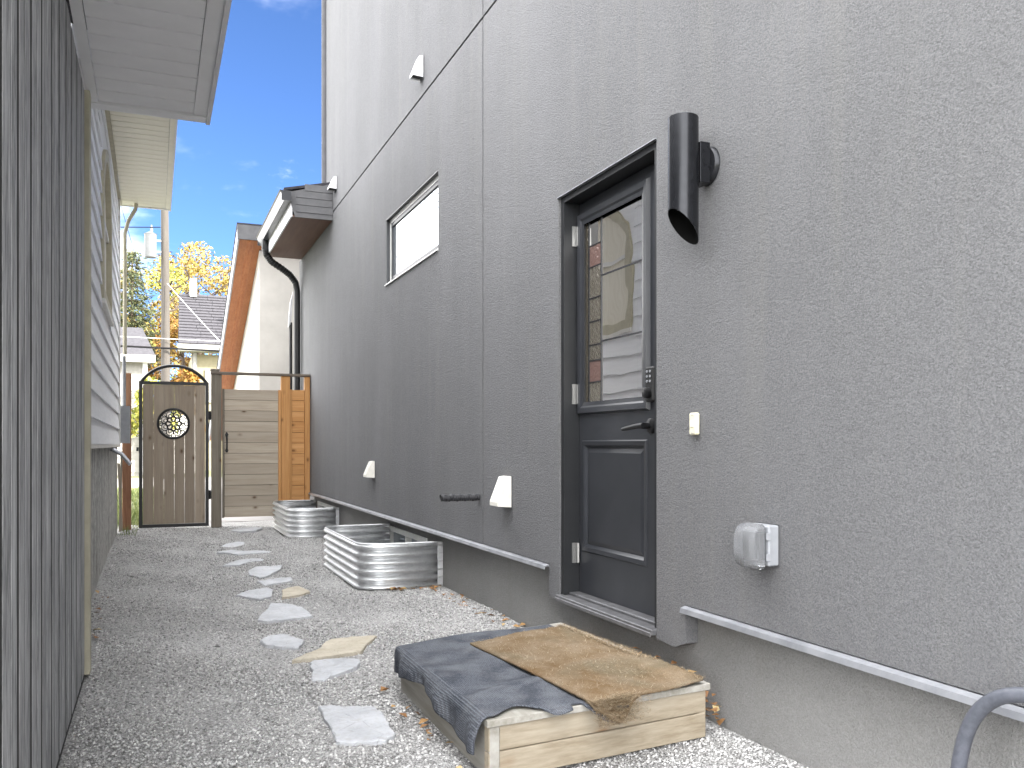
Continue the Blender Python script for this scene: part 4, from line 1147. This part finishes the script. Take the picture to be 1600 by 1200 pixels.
# ------------------------------------------------------------------ neighbour garage with cedar soffit
ga = thing('garage', 'white garage with a steep cedar-lined roof edge behind the fence', 'garage', (3.5, 16, 0))
sl = -.395
hz = lambda y: 4.06 + sl * (y - 14.0)
q = MB(); q.prism([(1.5, 14.0, -.05), (1.5, 14.0, hz(14)), (1.5, 21, hz(21)), (1.5, 21, -.05)], [(6.5, 14.0, -.05), (6.5, 14.0, hz(14)), (6.5, 21, hz(21)), (6.5, 21, -.05)])
q.build('wall', M['garage_white'], ga)
def slab(name, xa, xb, y0, y1, lo, hi, m):
    q = MB(); q.hexa([(xa, y0, hz(y0) + lo), (xb, y0, hz(y0) + lo), (xb, y1, hz(y1) + lo), (xa, y1, hz(y1) + lo)], [(xa, y0, hz(y0) + hi), (xb, y0, hz(y0) + hi), (xb, y1, hz(y1) + hi), (xa, y1, hz(y1) + hi)])
    return q.build(name, m, ga)
for xa in (1.19, 1.296, 1.402): slab('soffit_board', xa, xa + (.104 if xa < 1.4 else .097), 13.78, 21.3, .002, .022, M['cedar_soffit'])
slab('soffit_lath', 1.335, 1.36, 13.80, 21.2, -.012, .001, M['cedar_soffit'])
for k_ in range(2): q = MB(); a_ = 13.79 + .1 * k_; q.hexa([(1.501, a_, hz(a_) + .002), (6.4, a_, hz(a_) + .002), (6.4, a_ + .097, hz(a_ + .097) + .002), (1.501, a_ + .097, hz(a_ + .097) + .002)], [(1.501, a_, hz(a_) + .022), (6.4, a_, hz(a_) + .022), (6.4, a_ + .097, hz(a_ + .097) + .022), (1.501, a_ + .097, hz(a_ + .097) + .022)]); q.build('soffit_board', M['cedar_soffit'], ga)
slab('roof', 1.15, 6.6, 13.75, 21.4, .20, .24, M['roof'])
q = MB(); q.box(1.155, 6.5, 13.74, 13.765, hz(13.75) - .005, hz(13.75) + .21); q.build('front_fascia', M['fascia_grey'], ga)
slab('side_fascia', 1.160, 1.186, 13.77, 21.35, -.012, .199, M['flash'])

# ------------------------------------------------------------------ utility pole, transformer, wires
up = thing('utility_pole', 'weathered wooden utility pole standing behind the arched gate', 'utility pole', (.36, 30, 0))
q = MB(); q.tube([(.36, 30, -.1), (.345, 30, 6), (.31, 30, 10.5)], .13, 16, rs=[.145, .125, .11]); q.build('pole', M['pole'], up, smooth=True)
q = MB(); q.box(-1.7, .52, 29.83, 29.90, 9.5, 9.62); q.build('crossarm', M['pole'], up)
for x in (-1.55, -.85, -.2, .42):
    q = MB(); q.tube([(x, 29.865, 9.62), (x, 29.865, 9.85)], .04, 8, rs=[.025, .05]); q.build('insulator', M['transformer'], up, smooth=True)
tr = thing('transformer', 'grey can-shaped transformer hung on the utility pole', 'transformer', (-.09, 29.8, 7.0))
q = MB(); q.tube([(-.09, 29.8, 6.93), (-.09, 29.8, 6.97), (-.09, 29.8, 7.60), (-.09, 29.8, 7.66)], .18, 24, rs=[.165, .178, .178, .19]); q.build('tank', M['transformer'], tr, smooth=True)
q = MB(); q.tube([(-.09, 29.8, 7.66), (-.09, 29.8, 7.72)], .195, 24, rs=[.2, .06]); q.build('lid', M['transformer'], tr, smooth=True)
q = MB(); q.tube([(-.06, 29.8, 7.70), (-.06, 29.8, 7.80), (-.06, 29.8, 7.95)], .03, 10, rs=[.04, .05, .02]); q.build('bushing', M['transformer'], tr, smooth=True)
q = MB(); q.box(.08, .22, 29.83, 29.9, 7.1, 7.16); q.box(.08, .22, 29.83, 29.9, 7.45, 7.51); q.build('hanger', M['grey_box'], tr)
def wire(label, a, c, sag, r_, m, grp='overhead wires along the back lane'):
    a, c = Vector(a), Vector(c)
    pts = [a.lerp(c, i / 24) - Vector((0, 0, sag * 4 * (i / 24) * (1 - i / 24))) for i in range(25)]
    q = MB(); q.tube(pts, r_, 6); o = q.build('wire', m, None, smooth=True)
    return tag(o, label, 'wire', grp)
wire('thick dark cable crossing the pole just above the gate, sagging to the right', (-22, 29.75, 4.5), (24, 29.75, 3.9), .10, .034, M['wire'])
wire('thin pale wire crossing just above the thick dark cable', (-22, 29.78, 4.5), (24, 29.7, 4.1), -.10, .010, M['wire_pale'])
wire('pale wire running diagonally down from the pole across the dark far roof', (.40, 29.8, 6.15), (2.6, 27.5, 3.35), .05, .010, M['wire_pale'])
wire('thin dark wire rising steeply left of the transformer', (-.02, 29.8, 5.1), (-2.2, 27, 13.0), .1, .008, M['wire'])
for k_, (x_, z_, nm) in enumerate(((-1.55, 9.85, 'lowest'), (-.85, 9.85, 'middle'), (-.2, 9.85, 'topmost'))):
    wire(nm + ' of the three high wires mirrored in the square window', (x_, 29.865, z_), (-34, 29.865 - k_ * 3.5, 9.0 + k_ * .9), .7, .016, M['wire'])
wire('service wire running left from just above the transformer', (.2, 29.8, 7.9), (-34, 24.2, 6.6), .8, .016, M['wire'])

# ------------------------------------------------------------------ houses across the lane
def clap(par, x0, x1, y, z0, z1, m, st=.2):
    z = z0
    while z < z1 - .01:
        zt = min(z + st, z1)
        q = MB(); q.hexa([(x0, y - .025, z), (x1, y - .025, z), (x1, y, z), (x0, y, z)], [(x0, y - .006, zt), (x1, y - .006, zt), (x1, y, zt), (x0, y, zt)])
        q.build('siding_board', m, par); z += st
wf_ = thing('fence', 'invented white board fence across the lane, added to brighten the gate medallion', 'fence', (.7, 33.6, 0))  # made-up fence, put in as a bright backdrop for the medallion
for i in range(12): bx('board', -.18 + i * .15, -.18 + i * .15 + .142, 33.58, 33.61, .05, 2.15, M['trim_white'], wf_)
bx('rail', -.2, 1.62, 33.612, 33.66, .4, .5, M['trim_white'], wf_); bx('rail', -.2, 1.62, 33.612, 33.66, 1.7, 1.8, M['trim_white'], wf_)
f1 = thing('garage', 'small white clapboard garage with dark roof at far left across the lane', 'garage', (-3, 36, 0))
bx('wall', -6.5, -.35, 34.05, 39, -.05, 4.0, M['far_siding'], f1)
clap(f1, -6.5, -.35, 34.049, 0.1, 3.9, M['far_siding'], .24)
q = MB(); q.hexa([(-7, 33.6, 4.15), (.05, 33.6, 4.15), (-.4, 36.6, 5.45), (-7, 36.6, 5.45)], [(-7, 33.6, 4.25), (.05, 33.6, 4.25), (-.4, 36.6, 5.55), (-7, 36.6, 5.55)]); q.build('roof', M['roof'], f1)
bx('fascia', -7, .06, 33.55, 33.62, 3.98, 4.24, M['far_trim'], f1)
bx('soffit', -7, .0, 33.63, 34.1, 4.0, 4.03, M['far_trim'], f1)
bx('corner_trim', -.36, -.2, 34.0, 34.06, 0, 4.0, M['soffit_alu'], f1)
bx('door', -3.4, -1.0, 33.99, 34.02, 0, 2.5, M['far_trim'], f1)

f2 = thing('house', 'cream house with dark shingle roof across the lane behind the pole', 'house', (4, 42, 0))
bx('wall', 1.55, 9, 40.1, 47, -.05, 4.95, M['far_yellow'], f2)
q = MB(); q.hexa([(.95, 39.4, 5.2), (9.5, 39.4, 5.2), (9.5, 43.6, 7.95), (1.08, 43.6, 7.95)], [(.95, 39.4, 5.32), (9.5, 39.4, 5.32), (9.5, 43.6, 8.07), (1.08, 43.6, 8.07)]); q.build('roof', M['roof'], f2)
for i in range(17):
    t0 = i / 17
    ya_, za_ = 39.4 + 4.2 * t0, 5.33 + 2.75 * t0
    x_ = .97 + .13 * t0
    while x_ < 5:
        wv = random.uniform(.5, .9)
        q = MB(); q.hexa([(x_, ya_ - .03, za_), (x_ + wv - .02, ya_ - .03, za_), (x_ + wv - .02, ya_ + .24, za_ + .145), (x_, ya_ + .24, za_ + .145)],
                         [(x_, ya_ - .03, za_ + .03), (x_ + wv - .02, ya_ - .03, za_ + .03), (x_ + wv - .02, ya_ + .24, za_ + .155), (x_, ya_ + .24, za_ + .155)])
        q.build('shingle', M['roof'], f2); x_ += wv
bx('fascia', .93, 9.5, 39.33, 39.41, 5.02, 5.30, M['far_trim'], f2)
bx('soffit', 1.0, 9.4, 39.42, 40.12, 5.02, 5.06, M['far_trim'], f2)
bx('corner_trim', 1.5, 1.72, 40.04, 40.12, 0, 5.0, M['far_trim'], f2)
for x_ in (2.05, 2.95):
    q = MB(); q.box(x_, x_ + .78, 40.02, 40.09, 2.9, 4.3); wq = q.build('window', M['far_trim'], f2)
    q = MB(); q.box(x_ + .09, x_ + .69, 40.0, 40.018, 3.0, 4.2); q.build('pane', M['leaded'], wq)
q = MB(); q.box(3.0, 3.32, 40.9, 41.2, 6.2, 6.75); q.tube([(3.16, 41.05, 6.75), (3.16, 41.05, 6.95)], .2, 10, rs=[.1, .22]); q.build('roof_vent', M['grey_box'], f2)
q = MB(); q.tube([(1.62, 39.95, 0), (1.62, 39.95, 5.0)], .05, 8); q.build('downspout', M['far_trim'], f2)
for x_ in (1.75, 7): bx('chimney', x_ - .2, x_ + .1, 43.2, 43.6, 7.9, 8.75, M['far_trim'], f2)

# ------------------------------------------------------------------ trees and bushes
def leaf_cloud(centers, radii, n, size, m, par, flat=1.0):
    centers = np.array(centers, float); radii = np.array(radii, float)
    w_ = radii ** 2; w_ /= w_.sum()
    ci = rng.choice(len(centers), n, p=w_)
    d = rng.standard_normal((n, 3)); d /= np.linalg.norm(d, axis=1)[:, None]
    r_ = (.55 + .5 * rng.random(n)) 
    p = centers[ci] + d * (radii[ci] * r_)[:, None] * np.array([1, 1, flat])
    a = rng.standard_normal((n, 3)); a /= np.linalg.norm(a, axis=1)[:, None]
    c = np.cross(a, rng.standard_normal((n, 3))); c /= np.linalg.norm(c, axis=1)[:, None]
    s_ = size * (.6 + .8 * rng.random(n))[:, None]
    q = np.stack([p - a * s_, p + c * s_ * .5, p + a * s_, p - c * s_ * .5], 1)
    return fast_mesh('crown', (q.reshape(-1, 3) - np.array(WL[par])), np.arange(n * 4).reshape(-1, 4), m, par, 'stuff')
def limbs(q, base, top, r0, n, spread, h0):
    base, top = Vector(base), Vector(top)
    q.tube([base, base.lerp(top, .5) + Vector((.1, 0, 0)), top], r0, 8, rs=[r0, r0 * .7, r0 * .25])
    ends = []
    for i in range(n):
        t_ = h0 + (1 - h0) * random.random()
        a = random.uniform(0, 6.283); s_ = base.lerp(top, t_)
        e = s_ + Vector((math.cos(a) * spread, math.sin(a) * spread, spread * random.uniform(.4, 1.1))) * (1.15 - t_ * .6)
        mid = s_.lerp(e, .5) + Vector((0, 0, -.1))
        q.tube([s_, mid, e], r0 * .3, 5, rs=[r0 * .35, r0 * .2, r0 * .06])
        for _ in range(2):
            e2 = mid + Vector((random.uniform(-1, 1), random.uniform(-1, 1), random.uniform(.2, 1))) * spread * .5
            q.tube([mid, e2], r0 * .1, 4, rs=[r0 * .15, r0 * .04])
        ends.append(e)
    return ends
def deciduous(name, label, x, y, h, spread, m, nl, cat='tree', grp='autumn trees beyond the lane', size=.16, holes=1.0):
    t = thing(name, label, cat, (x, y, 0), grp)
    q = MB(); ends = limbs(q, (x, y, -.1), (x + random.uniform(-.4, .4), y, h * .86), h * .022, 16, spread, .3)
    q.build('trunk', M['bark'], t)
    cs, rs = [], []
    for e in ends:
        for _ in range(3):
            cs.append((e.x + random.gauss(0, .28) * spread * .6, e.y + random.gauss(0, .3) * spread * .5, e.z + random.gauss(0, .22) * spread * .6)); rs.append(spread * random.uniform(.16, .34))
    leaf_cloud(cs, rs, nl, size, m, t)
    return t
sp = thing('spruce_tree', 'tall green spruce left of the utility pole', 'tree', (-.95, 46, 0))
q = MB(); q.tube([(-.95, 46, -.1), (-.95, 46, 10.4)], .2, 8, rs=[.22, .03]); q.build('trunk', M['bark'], sp)
H_ = 10.6
pts_, dirs_ = [], []
lay = 0
zc = 2.2
q = MB()
while zc < H_ - .2:
    fr = (H_ - zc) / (H_ - 1.5)
    L = .18 + 2.0 * fr ** .85 * (1 + .25 * math.sin(lay * 2.4))
    nb = 9 if fr > .25 else 6
    for i in range(nb):
        a = 2 * math.pi * i / nb + lay * .7 + random.uniform(-.25, .25)
        l_ = L * random.uniform(.6, 1.12)
        d = Vector((math.cos(a), math.sin(a), -.28 + .25 * (1 - fr)))
        p0 = Vector((-.95, 46, zc))
        q.tube([p0, p0 + d * l_], .02, 4, rs=[.03, .008])
        for s_ in range(int(16 * l_) + 5):
            tt = random.uniform(.12, 1)
            pts_.append(p0 + d * l_ * tt + Vector((random.gauss(0, .10), random.gauss(0, .10), random.gauss(-.06, .07))))
            dirs_.append(d + Vector((random.gauss(0, .5), random.gauss(0, .5), random.gauss(-.25, .3))))
    zc += .30 + .14 * fr; lay += 1
q.build('branch', M['bark'], sp)['kind'] = 'stuff'
p = np.array(pts_); d = np.array(dirs_); d /= np.linalg.norm(d, axis=1)[:, None]
rep = 3
p = np.repeat(p, rep, 0) + rng.normal(0, .05, (len(p) * rep, 3)); d = np.repeat(d, rep, 0) + rng.normal(0, .35, (len(d) * rep, 3))
c = np.cross(d, rng.standard_normal(d.shape)); c /= np.linalg.norm(c, axis=1)[:, None]
L = .17 * (.6 + .8 * rng.random(len(p)))[:, None]
q_ = np.stack([p, p + d * L * .5 + c * .035, p + d * L, p + d * L * .5 - c * .035], 1)
fast_mesh('crown', q_.reshape(-1, 3) - np.array(WL[sp]), np.arange(len(q_) * 4).reshape(-1, 4), M['spruce'], sp, 'stuff')

deciduous('tree', 'golden tree rising right behind the utility pole', 2.6, 56, 11.7, 2.8, M['yellow'], 8500, size=.105)
deciduous('tree', 'golden tree above the dark shingle roof, next to the garage edge', 4.6, 60, 13.4, 3.4, M['yellow'], 10000, size=.11)
deciduous('tree', 'sparse golden tree seen at the cedar roof edge', 7.2, 62, 14.6, 3.0, M['yellow'], 6000, size=.11)
deciduous('tree', 'bright yellow tree at far left beside the clapboard house', -2.9, 52, 12.0, 2.0, M['yellow'], 5200, size=.105)
deciduous('tree', 'thin half-bare tree between the spruce and the pole', .35, 52, 11.4, 1.6, M['lime'], 1100, size=.09)
deciduous('tree', 'rusty tree between the pole and the cream house', 1.15, 45, 7.6, 1.2, M['rust'], 3000, size=.085)
deciduous('bush', 'lime green bush left of the pole behind the gate arch', -.05, 33.0, 3.6, .75, M['lime'], 1500, 'bush', 'bushes across the back lane', .10)
deciduous('bush', 'orange bush right of the pole behind the gate arch', .95, 37.0, 4.0, .8, M['rust'], 1500, 'bush', 'bushes across the back lane', .10)

# ------------------------------------------------------------------ fallen leaves
def leaf_mesh(pos, size, par=None):
    n = len(pos); pos = np.array(pos, float)
    a = rng.random(n) * 6.283; s_ = size * (.5 + .9 * rng.random(n))
    vx = np.stack([np.cos(a), np.sin(a), (rng.random(n) - .5) * .7], 1); vy = np.stack([-np.sin(a), np.cos(a), (rng.random(n) - .5) * .9], 1)
    P_ = pos
    mid = np.array([0, 0, 1.0]) * (s_ * .25)[:, None]
    q = np.stack([P_ - vx * s_[:, None], P_ + vy * (s_ * .55)[:, None] + mid, P_ + vx * s_[:, None], P_ - vy * (s_ * .55)[:, None] + mid], 1)
    return q
pos = []
for _ in range(150):                          # drift between the step and the wall
    t_ = random.random(); pos.append((1.93 + random.uniform(-.03, .08), 2.75 + 1.3 * t_, .012 + random.random() * .19 * (1 - abs(t_ - .4))))
for _ in range(40): pos.append((1.93 + random.uniform(-.06, .09), random.uniform(4.0, 6.4), .02))
for _ in range(26): pos.append((random.uniform(1.55, 2.0), 6.36 + random.uniform(-.06, .02), .02))
for _ in range(14): pos.append((random.uniform(.90, .98), random.uniform(2.6, 3.8), .02))
for _ in range(14): pos.append((random.uniform(-.38, -.25), random.uniform(4.9, 7.5), .02))
q = leaf_mesh(pos, .024)
fast_mesh('leaf_litter', q.reshape(-1, 3), np.arange(len(q) * 4).reshape(-1, 4), M['fallen'], kind='stuff')
